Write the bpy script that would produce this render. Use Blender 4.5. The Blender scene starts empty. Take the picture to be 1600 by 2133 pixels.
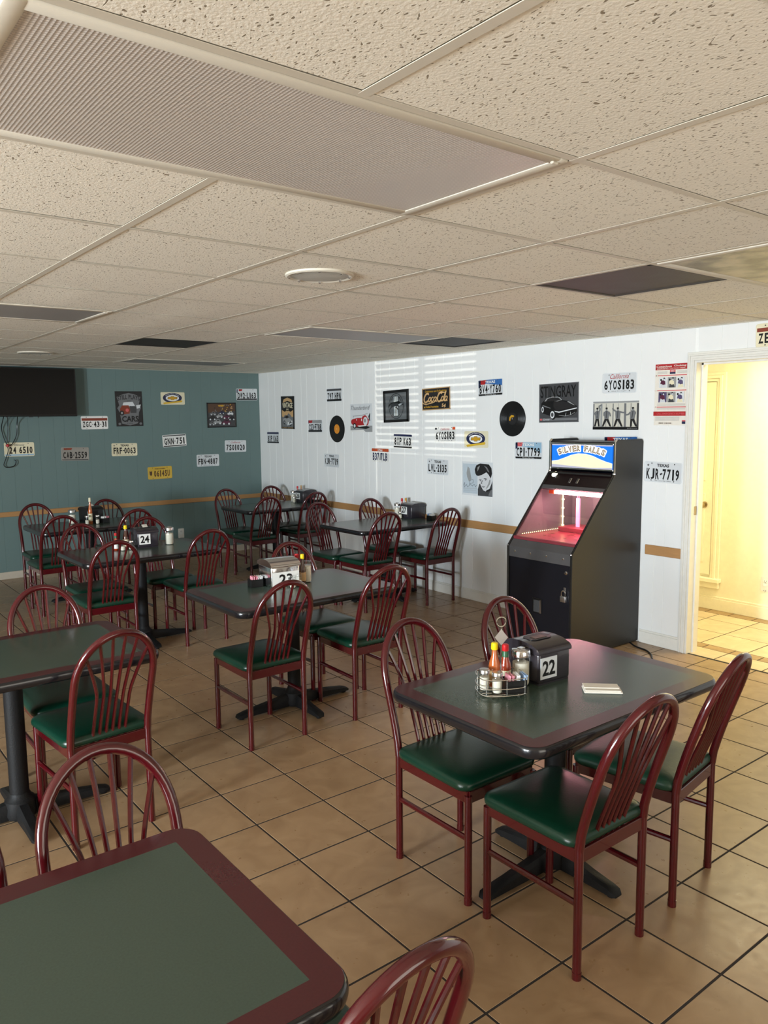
import bpy, bmesh, math, random
from mathutils import Matrix, Vector
random.seed(7)
S = bpy.context.scene
COL = S.collection
PI = math.pi
# ------------------------------------------------------------------ camera
CH = 1.6562                       # eye height
def cam_axes(yaw, pitch, roll):
    cy, sy, cp, sp = math.cos(yaw), math.sin(yaw), math.cos(pitch), math.sin(pitch)
    F = Vector((sy*cp, cy*cp, sp)); r = Vector((cy, -sy, 0)); u = r.cross(F)
    c, s = math.cos(roll), math.sin(roll)
    return c*r+s*u, -s*r+c*u, F
cd = bpy.data.cameras.new('camera'); cam = bpy.data.objects.new('camera', cd); COL.objects.link(cam)
cr, cu, cf = cam_axes(0.6622, -0.1194, -0.0099)
cam.matrix_world = Matrix(((cr.x, cu.x, -cf.x, 0), (cr.y, cu.y, -cf.y, 0), (cr.z, cu.z, -cf.z, CH), (0, 0, 0, 1)))
cd.sensor_fit = 'HORIZONTAL'; cd.sensor_width = 36; cd.lens = 36*1625.1/1600; cd.clip_start = .05
S.camera = cam
# ------------------------------------------------------------------ world, lights, exposure
S.view_settings.view_transform = 'Standard'; S.view_settings.look = 'None'
S.view_settings.exposure = 0.0; S.view_settings.gamma = 1.0; S.view_settings.use_curve_mapping = False
W = bpy.data.worlds.new('sky'); S.world = W; W.use_nodes = True
bg = W.node_tree.nodes['Background']; bg.inputs[0].default_value = (.62, .78, 1, 1); bg.inputs[1].default_value = .6
def area(name, loc, direction, sx, sy, power, col, spread=180):
    l = bpy.data.lights.new(name, 'AREA'); l.shape = 'RECTANGLE'; l.size = sx; l.size_y = sy
    l.energy = power; l.color = col; l.spread = math.radians(spread)
    o = bpy.data.objects.new(name, l); COL.objects.link(o); o.location = loc
    o.rotation_euler = Vector(direction).to_track_quat('-Z', 'Z').to_euler()
    return o
XL, XR, YB, YF, ZC = -5.2, 4.93, 8.89, -2.3, 2.238
# daylight through the windows of the left wall (outside the frame): cool sky light falling, warm ground light rising
area('window_sky_light', (XL+.12, 1.70, 1.40), (1, .36, -.06), .85, .95, 208, (.70, .86, 1.0), 120)
area('window_sky_light', (XL+.12, .0, 1.40), (1, .36, -.06), 1.3, .95, 95, (.70, .86, 1.0), 120)
area('window_ground_light', (XL+.12, 1.70, .98), (1, .30, .40), .85, .25, 95, (1.0, .90, .78), 140)
area('window_ground_light', (XL+.12, .0, .98), (1, .30, .40), 1.3, .25, 95, (1.0, .90, .78), 140)
# added warm fill light from behind the camera, where the wall has no opening
area('rear_fill_light', (1.6, YF+.12, 1.15), (.1, 1, .12), 2.4, 1.7, 36, (1.0, .93, .82), 160)
# warm ceiling lamps of the passage beyond the doorway
area('passage_lamp', (5.65, 2.4, 2.30), (0, 0, -1), .5, 1.1, 34, (1.0, .88, .56), 180)
area('passage_lamp', (5.65, .9, 2.30), (0, 0, -1), .5, 1.1, 27, (1.0, .88, .56), 180)
# low sun glancing up off the car park outside, through the blind of the first window
gl = bpy.data.lights.new('sun_glint', 'SPOT'); gl.energy = 9000; gl.color = (1, .95, .86); gl.shadow_soft_size = .008; gl.spot_size = math.radians(8); gl.spot_blend = .1
go = bpy.data.objects.new('sun_glint', gl); COL.objects.link(go); go.location = (-16, -2.6, .92); go.rotation_euler = Vector((10.8, 4.28, .45)).to_track_quat('-Z', 'Z').to_euler()

# ------------------------------------------------------------------ materials
def srgb(r, g, b):
    f = lambda c: (c/255/12.92) if c/255 <= .04045 else ((c/255+.055)/1.055)**2.4
    return (f(r), f(g), f(b), 1)
class NT:
    def __init__(s, m): s.t = m.node_tree; s.n = s.t.nodes; s.bsdf = s.n.get('Principled BSDF')
    def add(s, ty, **kw):
        n = s.n.new(ty)
        for k, v in kw.items():
            if isinstance(v, tuple) and k.startswith('i_'): pass
            setattr(n, k, v)
        return n
    def link(s, a, b): s.t.links.new(a, b)
def mat(name, col, rough=.5, metal=0, var=.06, scale=30, bump=0, bscale=None, coat=0, spec=.5, emit=None, es=0, stretch=None, objrand=0):
    m = bpy.data.materials.new(name); m.use_nodes = True; t = NT(m); b = t.bsdf
    b.inputs['Roughness'].default_value = rough; b.inputs['Metallic'].default_value = metal
    b.inputs['Coat Weight'].default_value = coat; b.inputs['Specular IOR Level'].default_value = spec
    c = tuple(col)
    tc = t.add('ShaderNodeTexCoord'); mp = t.add('ShaderNodeMapping'); t.link(tc.outputs['Object'], mp.inputs[0])
    if stretch: mp.inputs['Scale'].default_value = stretch
    nz = t.add('ShaderNodeTexNoise'); nz.inputs['Scale'].default_value = scale; nz.inputs['Detail'].default_value = 5
    t.link(mp.outputs[0], nz.inputs['Vector'])
    mx = t.add('ShaderNodeMix'); mx.data_type = 'RGBA'
    mx.inputs[6].default_value = tuple(x*(1-var) for x in c[:3])+(1,); mx.inputs[7].default_value = tuple(min(1, x*(1+var)) for x in c[:3])+(1,)
    t.link(nz.outputs[0], mx.inputs[0])
    out = mx.outputs[2]
    if objrand:
        oi = t.add('ShaderNodeObjectInfo'); hs = t.add('ShaderNodeHueSaturation'); mr = t.add('ShaderNodeMapRange')
        mr.inputs[3].default_value = 1-objrand; mr.inputs[4].default_value = 1+objrand
        t.link(oi.outputs['Random'], mr.inputs[0]); t.link(mr.outputs[0], hs.inputs['Value']); t.link(out, hs.inputs['Color']); out = hs.outputs[0]
    t.link(out, b.inputs['Base Color'])
    if bump:
        nb = t.add('ShaderNodeTexNoise'); nb.inputs['Scale'].default_value = bscale or scale*3; nb.inputs['Detail'].default_value = 4
        t.link(mp.outputs[0], nb.inputs['Vector'])
        bp = t.add('ShaderNodeBump'); bp.inputs['Strength'].default_value = bump; bp.inputs['Distance'].default_value = .004
        t.link(nb.outputs[0], bp.inputs['Height']); t.link(bp.outputs[0], b.inputs['Normal'])
    if emit:
        b.inputs['Emission Color'].default_value = tuple(emit); b.inputs['Emission Strength'].default_value = es
    return m
def flat(name, rgb, rough=.45): return mat(name, srgb(*rgb), rough, var=.04, scale=60)
def acoustic():
    m = mat('acoustic_tile', srgb(234, 228, 213), .92, var=.03, scale=9, objrand=.025); t = NT(m); b = t.bsdf
    tc = t.add('ShaderNodeTexCoord')
    mp = t.add('ShaderNodeMapping'); mp.inputs['Scale'].default_value = (1, .55, 1); t.link(tc.outputs['Object'], mp.inputs[0])
    nw = t.add('ShaderNodeTexNoise'); nw.inputs['Scale'].default_value = 18
    t.link(mp.outputs[0], nw.inputs['Vector'])
    ad = t.add('ShaderNodeMix'); ad.data_type = 'RGBA'; ad.inputs[0].default_value = .06
    t.link(mp.outputs[0], ad.inputs[6]); t.link(nw.outputs['Color'], ad.inputs[7])
    vo = t.add('ShaderNodeTexVoronoi'); vo.inputs['Scale'].default_value = 118; t.link(ad.outputs[2], vo.inputs['Vector'])
    n2 = t.add('ShaderNodeTexNoise'); n2.inputs['Scale'].default_value = 70; t.link(tc.outputs['Object'], n2.inputs['Vector'])
    th = t.add('ShaderNodeMath'); th.operation = 'MULTIPLY'; th.inputs[1].default_value = .38; t.link(n2.outputs[0], th.inputs[0])
    sb = t.add('ShaderNodeMath'); sb.operation = 'SUBTRACT'; t.link(vo.outputs['Distance'], sb.inputs[0]); t.link(th.outputs[0], sb.inputs[1])
    rp = t.add('ShaderNodeMapRange'); rp.inputs[1].default_value = -.01; rp.inputs[2].default_value = .05; t.link(sb.outputs[0], rp.inputs[0])
    old = b.inputs['Base Color'].links[0].from_socket
    mx = t.add('ShaderNodeMix'); mx.data_type = 'RGBA'; mx.inputs[6].default_value = srgb(140, 128, 108); t.link(old, mx.inputs[7]); t.link(rp.outputs[0], mx.inputs[0])
    t.link(mx.outputs[2], b.inputs['Base Color'])
    n3 = t.add('ShaderNodeTexNoise'); n3.inputs['Scale'].default_value = 130; t.link(tc.outputs['Object'], n3.inputs['Vector'])
    h = t.add('ShaderNodeMath'); h.operation = 'MULTIPLY_ADD'; h.inputs[1].default_value = .5; t.link(n3.outputs[0], h.inputs[0]); t.link(rp.outputs[0], h.inputs[2])
    bp = t.add('ShaderNodeBump'); bp.inputs['Strength'].default_value = .5; bp.inputs['Distance'].default_value = .004
    t.link(h.outputs[0], bp.inputs['Height']); t.link(bp.outputs[0], b.inputs['Normal'])
    return m
def ceramic(name, c1, c2, rough=.33, objrand=.05):
    m = mat(name, c1, rough, var=.0, objrand=objrand); t = NT(m); b = t.bsdf
    tc = t.add('ShaderNodeTexCoord'); oi = t.add('ShaderNodeObjectInfo')
    va = t.add('ShaderNodeVectorMath'); va.operation = 'ADD'; t.link(tc.outputs['Object'], va.inputs[0])
    sc = t.add('ShaderNodeMath'); sc.operation = 'MULTIPLY'; sc.inputs[1].default_value = 37; t.link(oi.outputs['Random'], sc.inputs[0]); t.link(sc.outputs[0], va.inputs[1])
    nz = t.add('ShaderNodeTexNoise'); nz.inputs['Scale'].default_value = 7; nz.inputs['Detail'].default_value = 8; nz.inputs['Distortion'].default_value = 1.2
    t.link(va.outputs[0], nz.inputs['Vector'])
    mixn = [n for n in t.n if n.bl_idname == 'ShaderNodeMix'][0]
    mixn.inputs[6].default_value = c1; mixn.inputs[7].default_value = c2
    rp = t.add('ShaderNodeMapRange'); rp.inputs[1].default_value = .32; rp.inputs[2].default_value = .68; t.link(nz.outputs[0], rp.inputs[0])
    t.link(rp.outputs[0], mixn.inputs[0])
    bp = t.add('ShaderNodeBump'); bp.inputs['Strength'].default_value = .07; bp.inputs['Distance'].default_value = .004
    n2 = t.add('ShaderNodeTexNoise'); n2.inputs['Scale'].default_value = 26; n2.inputs['Detail'].default_value = 3; t.link(va.outputs[0], n2.inputs['Vector'])
    t.link(n2.outputs[0], bp.inputs['Height']); t.link(bp.outputs[0], b.inputs['Normal'])
    r2 = t.add('ShaderNodeMapRange'); r2.inputs[3].default_value = rough-.06; r2.inputs[4].default_value = rough+.12; t.link(n2.outputs[0], r2.inputs[0]); t.link(r2.outputs[0], b.inputs['Roughness'])
    return m
def oak(name):
    return mat(name, srgb(176, 132, 84), .45, var=.22, scale=14, stretch=(30, .8, 30), bump=.1)
def prismatic(name, col, scale, rough=.35, dirt=0):
    m = mat(name, col, rough, var=.05, scale=5); t = NT(m); b = t.bsdf
    tc = t.add('ShaderNodeTexCoord'); vo = t.add('ShaderNodeTexVoronoi'); vo.inputs['Scale'].default_value = scale; vo.inputs['Randomness'].default_value = 0
    t.link(tc.outputs['Object'], vo.inputs['Vector'])
    bp = t.add('ShaderNodeBump'); bp.inputs['Strength'].default_value = .55; bp.inputs['Distance'].default_value = .003
    t.link(vo.outputs['Distance'], bp.inputs['Height']); t.link(bp.outputs[0], b.inputs['Normal'])
    old = b.inputs['Base Color'].links[0].from_socket
    mr = t.add('ShaderNodeMapRange'); mr.inputs[1].default_value = .2; mr.inputs[2].default_value = .75; mr.inputs[3].default_value = 1; mr.inputs[4].default_value = .72
    t.link(vo.outputs['Distance'], mr.inputs[0])
    hs = t.add('ShaderNodeHueSaturation'); t.link(mr.outputs[0], hs.inputs['Value']); t.link(old, hs.inputs['Color']); out = hs.outputs[0]
    if dirt:
        nz = t.add('ShaderNodeTexNoise'); nz.inputs['Scale'].default_value = 7; nz.inputs['Detail'].default_value = 6; t.link(tc.outputs['Object'], nz.inputs['Vector'])
        mr2 = t.add('ShaderNodeMapRange'); mr2.inputs[1].default_value = .40; mr2.inputs[2].default_value = .60; t.link(nz.outputs[0], mr2.inputs[0])
        mx = t.add('ShaderNodeMix'); mx.data_type = 'RGBA'; mx.inputs[7].default_value = srgb(54, 43, 31)
        mm = t.add('ShaderNodeMath'); mm.operation = 'MULTIPLY'; mm.inputs[1].default_value = dirt; t.link(mr2.outputs[0], mm.inputs[0])
        t.link(mm.outputs[0], mx.inputs[0]); t.link(out, mx.inputs[6]); out = mx.outputs[2]
    t.link(out, b.inputs['Base Color'])
    return m
def clear(name, tint=(1, 1, 1), gloss=.12, rough=.03):
    m = bpy.data.materials.new(name); m.use_nodes = True; t = NT(m); n = t.n
    n.remove(t.bsdf); out = n['Material Output']
    tr = t.add('ShaderNodeBsdfTransparent'); tr.inputs[0].default_value = tuple(tint)+(1,)
    gl = t.add('ShaderNodeBsdfGlossy'); gl.inputs['Roughness'].default_value = rough
    fr = t.add('ShaderNodeLayerWeight'); pw = t.add('ShaderNodeMath'); pw.operation = 'POWER'; pw.inputs[1].default_value = 4; t.link(fr.outputs['Facing'], pw.inputs[0])
    ad = t.add('ShaderNodeMath'); ad.operation = 'MULTIPLY_ADD'; ad.inputs[1].default_value = .7; ad.inputs[2].default_value = gloss*.3; t.link(pw.outputs[0], ad.inputs[0])
    nz = t.add('ShaderNodeTexNoise'); nz.inputs['Scale'].default_value = 20
    mu = t.add('ShaderNodeMath'); mu.operation = 'MULTIPLY_ADD'; mu.inputs[1].default_value = .03; t.link(nz.outputs[0], mu.inputs[0]); t.link(ad.outputs[0], mu.inputs[2])
    ms = t.add('ShaderNodeMixShader'); t.link(mu.outputs[0], ms.inputs[0]); t.link(tr.outputs[0], ms.inputs[1]); t.link(gl.outputs[0], ms.inputs[2]); t.link(ms.outputs[0], out.inputs[0])
    return m
M = {}
M['tile'] = acoustic()
M['tbar'] = mat('grid_metal', srgb(206, 199, 183), .6, var=.03)
M['ceil_void'] = mat('ceiling_void', srgb(60, 54, 46), .9)
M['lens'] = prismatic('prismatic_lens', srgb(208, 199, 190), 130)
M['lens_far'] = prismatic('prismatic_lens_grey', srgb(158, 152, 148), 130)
M['lens_dirty'] = prismatic('stained_lens', srgb(176, 164, 140), 130, dirt=.95)
M['grille'] = prismatic('perforated_grille', srgb(70, 66, 62), 90, .6, dirt=.5)
M['grille2'] = prismatic('perforated_grille_dark', srgb(40, 39, 38), 90, .6, dirt=.3)
M['white_wall'] = mat('white_panelling', srgb(233, 234, 232), .42, var=.025, scale=3, bump=.03, bscale=40)
M['teal_wall'] = mat('teal_panelling', srgb(103, 125, 123), .5, var=.04, scale=3, bump=.04, bscale=40)
M['groove'] = mat('groove_paint', srgb(240, 241, 238), .5)
M['teal_groove'] = mat('teal_groove_paint', srgb(101, 123, 121), .5)
M['plain_wall'] = mat('plain_wall', srgb(206, 200, 188), .7)
M['hall_wall'] = mat('hall_wall', srgb(246, 241, 218), .6, bump=.05, bscale=80)
M['trim'] = mat('white_trim', srgb(226, 224, 216), .35, bump=.05, bscale=30)
M['base_beige'] = mat('beige_base', srgb(190, 180, 164), .5)
M['oak'] = oak('oak_rail')
M['floor'] = ceramic('floor_tile', srgb(146, 117, 86), srgb(164, 135, 102), .28)
M['hallfloor'] = ceramic('hall_tile', srgb(204, 182, 146), srgb(218, 198, 164), .30)
M['hallstrip'] = ceramic('hall_strip_tile', srgb(150, 122, 84), srgb(172, 142, 102), .35)
M['grout'] = mat('dark_grout', srgb(42, 35, 30), .9, var=.3, scale=80)
M['enamel'] = mat('burgundy_enamel', srgb(72, 9, 16), .17, var=.08, scale=40, coat=.5)
M['seat'] = mat('green_vinyl', srgb(9, 50, 36), .30, var=.12, scale=20, bump=.08, bscale=160)
M['seat_worn'] = mat('worn_green_vinyl', srgb(24, 62, 46), .42, var=.45, scale=9, bump=.14, bscale=90)
M['lam_g'] = mat('sage_laminate', srgb(64, 79, 69), .24, var=.16, scale=220, bump=.015, bscale=200)
M['lam_r'] = mat('burgundy_laminate', srgb(74, 26, 31), .24, var=.16, scale=200)
M['edge'] = mat('black_vinyl_edge', srgb(22, 22, 26), .22, coat=.3)
M['iron'] = mat('black_iron', srgb(14, 14, 15), .6, spec=.3, bump=.25, bscale=150)
M['cabblack'] = mat('black_laminate', srgb(32, 31, 29), .42, var=.2, scale=3, bump=.04, bscale=120)
M['cabdoor'] = mat('blue_black_metal', srgb(13, 14, 22), .38, bump=.03, bscale=150)
M['cabgrey'] = mat('grey_metal', srgb(74, 72, 72), .5, bump=.1, bscale=150)
M['cabdark'] = mat('dark_panel', srgb(28, 18, 18), .3)
M['chrome'] = mat('chrome', (.82, .82, .84, 1), .12, 1, var=.02)
M['steel'] = mat('brushed_steel', (.6, .6, .6, 1), .3, 1)
M['wire'] = mat('chromed_wire', (.78, .77, .74, 1), .18, 1)
M['brass'] = mat('dark_brass', (.42, .33, .2, 1), .3, 1)
M['mirror'] = mat('inner_mirror', (.15, .165, .16, 1), .34, .35)
M['chamber'] = mat('red_playfield', srgb(128, 52, 60), .3)
M['acryl'] = mat('pink_acrylic', srgb(255, 150, 180), .3, emit=(1, .30, .46, 1), es=1.2)
M['tube'] = mat('pink_lamp', (1, .7, .75, 1), .4, emit=(1, .50, .56, 1), es=240)
M['led'] = mat('led_strip', (1, 1, .7, 1), .4, emit=(.95, 1, .42, 1), es=3.2)
M['button'] = mat('lit_button', (1, 1, .8, 1), .4, emit=(1, .93, .66, 1), es=3)
M['mq_blue'] = mat('marquee_blue', srgb(20, 110, 225), .4, emit=srgb(16, 118, 238), es=.40)
M['mq_white'] = mat('marquee_white', (.72, .72, .72, 1), .4, emit=(1, 1, .97, 1), es=.42)
M['mq_cream'] = mat('marquee_cream', (.70, .64, .46, 1), .4, emit=(1, .92, .62, 1), es=.34)
M['mq_brown'] = mat('marquee_brown', srgb(90, 50, 30), .4, emit=srgb(110, 62, 40), es=.03)
M['mq_grey'] = mat('marquee_grey', srgb(150, 150, 165), .4, emit=srgb(160, 160, 176), es=.7)
M['glass'] = clear('clear_glass', (.96, .97, .97)); M['pane'] = clear('cabinet_glass', (.93, .84, .85), .25, .02)
M['sauce_o'] = mat('orange_sauce', srgb(184, 96, 46), .12, coat=.6); M['sauce_r'] = mat('red_sauce', srgb(150, 50, 22), .12, coat=.6)
M['sauce_b'] = mat('brown_sauce', srgb(70, 32, 16), .12, coat=.6)
M['sugar'] = mat('white_sugar', srgb(232, 226, 208), .8, bump=.3, bscale=400); M['pepper'] = mat('ground_pepper', srgb(110, 96, 80), .9, var=.5, scale=400)
M['smoke'] = mat('smoky_plastic', srgb(46, 42, 48), .24, coat=.4); M['blackplastic'] = mat('black_plastic', srgb(18, 18, 19), .3)
M['screen'] = mat('dark_screen', srgb(12, 11, 10), .28, spec=.3)
for k, c in dict(white=(232, 232, 228), cream=(226, 218, 186), grey=(150, 152, 152), lgrey=(214, 218, 220), dgrey=(66, 67, 69), vdark=(34, 33, 34), black=(14, 14, 15), navy=(34, 40, 74),
        blue=(52, 104, 168), lblue=(150, 184, 206), red=(170, 34, 38), orange=(186, 74, 34), rust=(132, 58, 38), yellow=(216, 176, 50), gold=(196, 150, 40), tan=(196, 160, 112), pinkish=(206, 96, 100),
        brown=(84, 58, 40), skin=(206, 208, 210), paper=(228, 220, 200), green=(40, 96, 60), plum=(86, 34, 58), purple=(84, 76, 110), capy=(236, 206, 20), capr=(196, 28, 34), pinkpk=(230, 150, 165), bluepk=(150, 178, 214), posterblue=(184, 196, 204), stage=(206, 203, 190),
        vinyl=(20, 20, 21), labelorange=(216, 138, 40), yplate=(206, 172, 70), wornplate=(150, 146, 138), midgrey=(112, 114, 116)).items():
    M[k] = flat(k+'_print', c, .4)
M['vinyl'] = mat('record_vinyl', srgb(18, 18, 19), .28)
M['paper'] = mat('napkin_paper', srgb(228, 222, 210), .8, bump=.2, bscale=90)

# ------------------------------------------------------------------ mesh builder
class MB:
    def __init__(s): s.v = []; s.f = []; s.m = []
    def add(s, vs, fs, mi=0):
        o = len(s.v); s.v += [tuple(p) for p in vs]; s.f += [tuple(i+o for i in f) for f in fs]; s.m += [mi]*len(fs); return s
    def box(s, a, b, bev=0, mi=0, seg=1):
        x0, y0, z0 = a; x1, y1, z1 = b
        if bev <= 0:
            return s.add([(x0,y0,z0),(x1,y0,z0),(x1,y1,z0),(x0,y1,z0),(x0,y0,z1),(x1,y0,z1),(x1,y1,z1),(x0,y1,z1)],
                [(0,3,2,1),(4,5,6,7),(0,1,5,4),(1,2,6,5),(2,3,7,6),(3,0,4,7)], mi)
        bm = bmesh.new(); bmesh.ops.create_cube(bm, size=1)
        for v in bm.verts: v.co = Vector(((x0+x1)/2+v.co.x*(x1-x0), (y0+y1)/2+v.co.y*(y1-y0), (z0+z1)/2+v.co.z*(z1-z0)))
        bmesh.ops.bevel(bm, geom=list(bm.edges), offset=bev, segments=seg, affect='EDGES', profile=.5)
        bm.verts.index_update(); s.add([v.co[:] for v in bm.verts], [[v.index for v in f.verts] for f in bm.faces], mi); bm.free(); return s
    def prism(s, poly, z0, z1, mi=0, axis='z'):
        n = len(poly)
        def P(p, h): return {'z': (p[0], p[1], h), 'y': (p[0], h, p[1]), 'x': (h, p[0], p[1])}[axis]
        return s.add([P(p, z0) for p in poly]+[P(p, z1) for p in poly],
            [tuple(range(n))[::-1], tuple(range(n, 2*n))]+[(i, (i+1) % n, n+(i+1) % n, n+i) for i in range(n)], mi)
    def tube(s, path, r, n=8, mi=0, cap=True, up=None):
        path = [Vector(p) for p in path]; k = len(path); vs = []
        rr = r if isinstance(r, (list, tuple)) else [r]*k
        t0 = (path[1]-path[0]).normalized()
        a = Vector((0, 0, 1)) if abs(t0.z) < .9 else Vector((1, 0, 0))
        nrm = t0.cross(a).normalized()
        for i, p in enumerate(path):
            t = ((path[min(i+1, k-1)]-p).normalized()+(p-path[max(i-1, 0)]).normalized())
            if t.length < 1e-6: t = t0
            t.normalize(); nrm = (nrm-t*nrm.dot(t)).normalized(); b = t.cross(nrm)
            vs += [p+rr[i]*(math.cos(2*PI*j/n)*nrm+math.sin(2*PI*j/n)*b) for j in range(n)]
        fs = [(i*n+j, i*n+(j+1) % n, (i+1)*n+(j+1) % n, (i+1)*n+j) for i in range(k-1) for j in range(n)]
        if cap: fs += [tuple(range(n))[::-1], tuple(range((k-1)*n, k*n))]
        return s.add(vs, fs, mi)
    def lathe(s, prof, n=16, c=(0, 0, 0), mi=0, flutes=0):
        vs = []
        for r, z in prof: vs += [(c[0]+r*math.cos(2*PI*j/n), c[1]+r*math.sin(2*PI*j/n), c[2]+z) for j in range(n)]
        fs = [(i*n+j, i*n+(j+1) % n, (i+1)*n+(j+1) % n, (i+1)*n+j) for i in range(len(prof)-1) for j in range(n)]
        fs += [tuple(range(n))[::-1], tuple(range((len(prof)-1)*n, len(prof)*n))]
        return s.add(vs, fs, mi)
    def poly(s, pts, z, mi=0): return s.add([(x, y, z) for x, y in pts], [tuple(range(len(pts)))], mi)
    def build(s, name, mats, parent=None, smooth=True, ang=35):
        me = bpy.data.meshes.new(name); me.from_pydata(s.v, [], s.f); me.validate()
        for m in (mats if isinstance(mats, (list, tuple)) else [mats]): me.materials.append(M[m] if isinstance(m, str) else m)
        if len(me.polygons) == len(s.m): me.polygons.foreach_set('material_index', s.m)
        bm = bmesh.new(); bm.from_mesh(me); bmesh.ops.recalc_face_normals(bm, faces=bm.faces); bm.to_mesh(me); bm.free()
        if smooth: me.shade_smooth(); me.set_sharp_from_angle(angle=math.radians(ang))
        o = bpy.data.objects.new(name, me); COL.objects.link(o)
        if parent: o.parent = parent
        return o
def thing(name, label, cat, loc=(0, 0, 0), rz=0, group=None, matrix=None):
    o = bpy.data.objects.new(name, None); COL.objects.link(o); o.empty_display_size = .05
    if matrix is not None: o.matrix_world = matrix
    else: o.location = loc; o.rotation_euler = (0, 0, rz)
    o['label'] = label; o['category'] = cat
    if group: o['group'] = group
    return o
def tag(o, label, cat, group=None):
    o['label'] = label; o['category'] = cat
    if group: o['group'] = group
    return o
def struct(o): o['kind'] = 'structure'; return o
def inst(name, me, loc, parent, rz=0):
    o = bpy.data.objects.new(name, me); COL.objects.link(o); o.location = loc; o.rotation_euler = (0, 0, rz); o.parent = parent; return o
KIDS = {}
def copy_tree(o, parent=None):
    c = o.copy(); COL.objects.link(c)
    if parent: c.parent = parent
    for ch in list(o.children): copy_tree(ch, c)
    return c
def rrect(w, h, r, n=5):
    out = []
    for cx, cy, a0 in ((w/2-r, h/2-r, 0), (-w/2+r, h/2-r, 90), (-w/2+r, -h/2+r, 180), (w/2-r, -h/2+r, 270)):
        for i in range(n+1):
            a = math.radians(a0+90*i/n); out.append((cx+r*math.cos(a), cy+r*math.sin(a)))
    return out
def ell(cx, cy, a, b, n=24, t0=0, t1=360): return [(cx+a*math.cos(math.radians(t0+(t1-t0)*i/n)), cy+b*math.sin(math.radians(t0+(t1-t0)*i/n))) for i in range(n if t1-t0 == 360 else n+1)]
def text_geo(txt, w, h, off=.0, shear=0, space=1.0):
    c = bpy.data.curves.new('t', 'FONT'); c.body = txt; c.size = 1; c.resolution_u = 2; c.offset = off; c.shear = shear; c.space_character = space
    o = bpy.data.objects.new('t', c); me = bpy.data.meshes.new_from_object(o)
    vs = [v.co.copy() for v in me.vertices]; fs = [tuple(p.vertices) for p in me.polygons]
    bpy.data.objects.remove(o); bpy.data.curves.remove(c); bpy.data.meshes.remove(me)
    if not vs: return [], []
    x0, x1 = min(v.x for v in vs), max(v.x for v in vs); y0, y1 = min(v.y for v in vs), max(v.y for v in vs)
    sx = w/(x1-x0); sy = h/(y1-y0) if h else sx
    return [((v.x-(x0+x1)/2)*sx, (v.y-(y0+y1)/2)*sy) for v in vs], fs
def put_text(mb, txt, cx, cy, w, h, z, mi=0, off=.0, shear=0, space=1.0, arc=None):
    v, f = text_geo(txt, w, h, off, shear, space)
    if arc:   # bend upward: y += arc*(1-(2x/w)^2)
        v = [(x, y+arc*(1-(2*x/w)**2)) for x, y in v]
    mb.add([(cx+x, cy+y, z) for x, y in v], f, mi)
    return mb

# ================================================================== the setting
GX, GY, GT = 1.4448, 3.0554, .3288
def in_view(p, pad=.12):
    d = Vector(p)-Vector((0, 0, CH)); z = d.dot(cf)
    if z < .2: return False
    return abs(d.dot(cr)/z) < .4923+pad and abs(d.dot(cu)/z) < .6563+pad
fl = struct(MB().box((XL, YF, -.06), (XR+.02, YB, -.0013)).build('floor', 'grout', None, False))
cells = []
for i in range(-40, 40):
    for j in range(-40, 40):
        x0, y0 = GX+GT*j, GY+GT*i; x1, y1 = x0+GT, y0+GT
        a, b, c, d = max(x0, XL), min(x1, XR), max(y0, YF), min(y1, YB)
        if b-a < .03 or d-c < .03: continue
        cells.append((a, b, c, d))
cells.sort(key=lambda q: (not in_view(((q[0]+q[1])/2, (q[2]+q[3])/2, 0)), math.hypot((q[0]+q[1])/2, (q[2]+q[3])/2)))
tm = {}
def tile_mesh(w, d, mname):
    k = (round(w, 3), round(d, 3), mname)
    if k not in tm:
        o = MB().box((-w/2+.004, -d/2+.004, -.010), (w/2-.004, d/2-.004, 0), .0008).build('floor_tile', mname, None, False)
        tm[k] = o.data; bpy.data.objects.remove(o)
    return tm[k]
rest = MB()
for n, (a, b, c, d) in enumerate(cells):
    if n < 296: inst('floor_tile', tile_mesh(b-a, d-c, 'floor'), ((a+b)/2, (c+d)/2, random.uniform(-.0005, 0)), fl)
    else: rest.box((a+.0035, c+.0035, -.010), (b-.0035, d-.0035, 0))
r = rest.build('floor_tiles', 'floor', fl, False); r['kind'] = 'stuff'

# passage floor beyond the doorway
HX = 6.25
hf = struct(MB().box((XR+.02, -.6, -.06), (HX+.1, 4.2, -.0013)).build('floor_passage', 'grout', None, False))
def row(x0, x1, ln, off, mname):
    y = -.6+off
    while y < 4.15:
        y1 = min(y+ln, 4.15); inst('floor_tile', tile_mesh(x1-x0, y1-y, mname), ((x0+x1)/2, (y+y1)/2, 0), hf); y += ln
row(4.95, 5.15, .33, 0, 'hallfloor'); row(5.15, 5.25, .20, .1, 'hallstrip'); row(5.25, 5.59, .345, .12, 'hallfloor'); row(5.59, 5.93, .345, .12, 'hallfloor')
row(5.93, 6.13, .345, .12, 'hallfloor'); row(6.13, HX, .20, .04, 'hallstrip')

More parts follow.
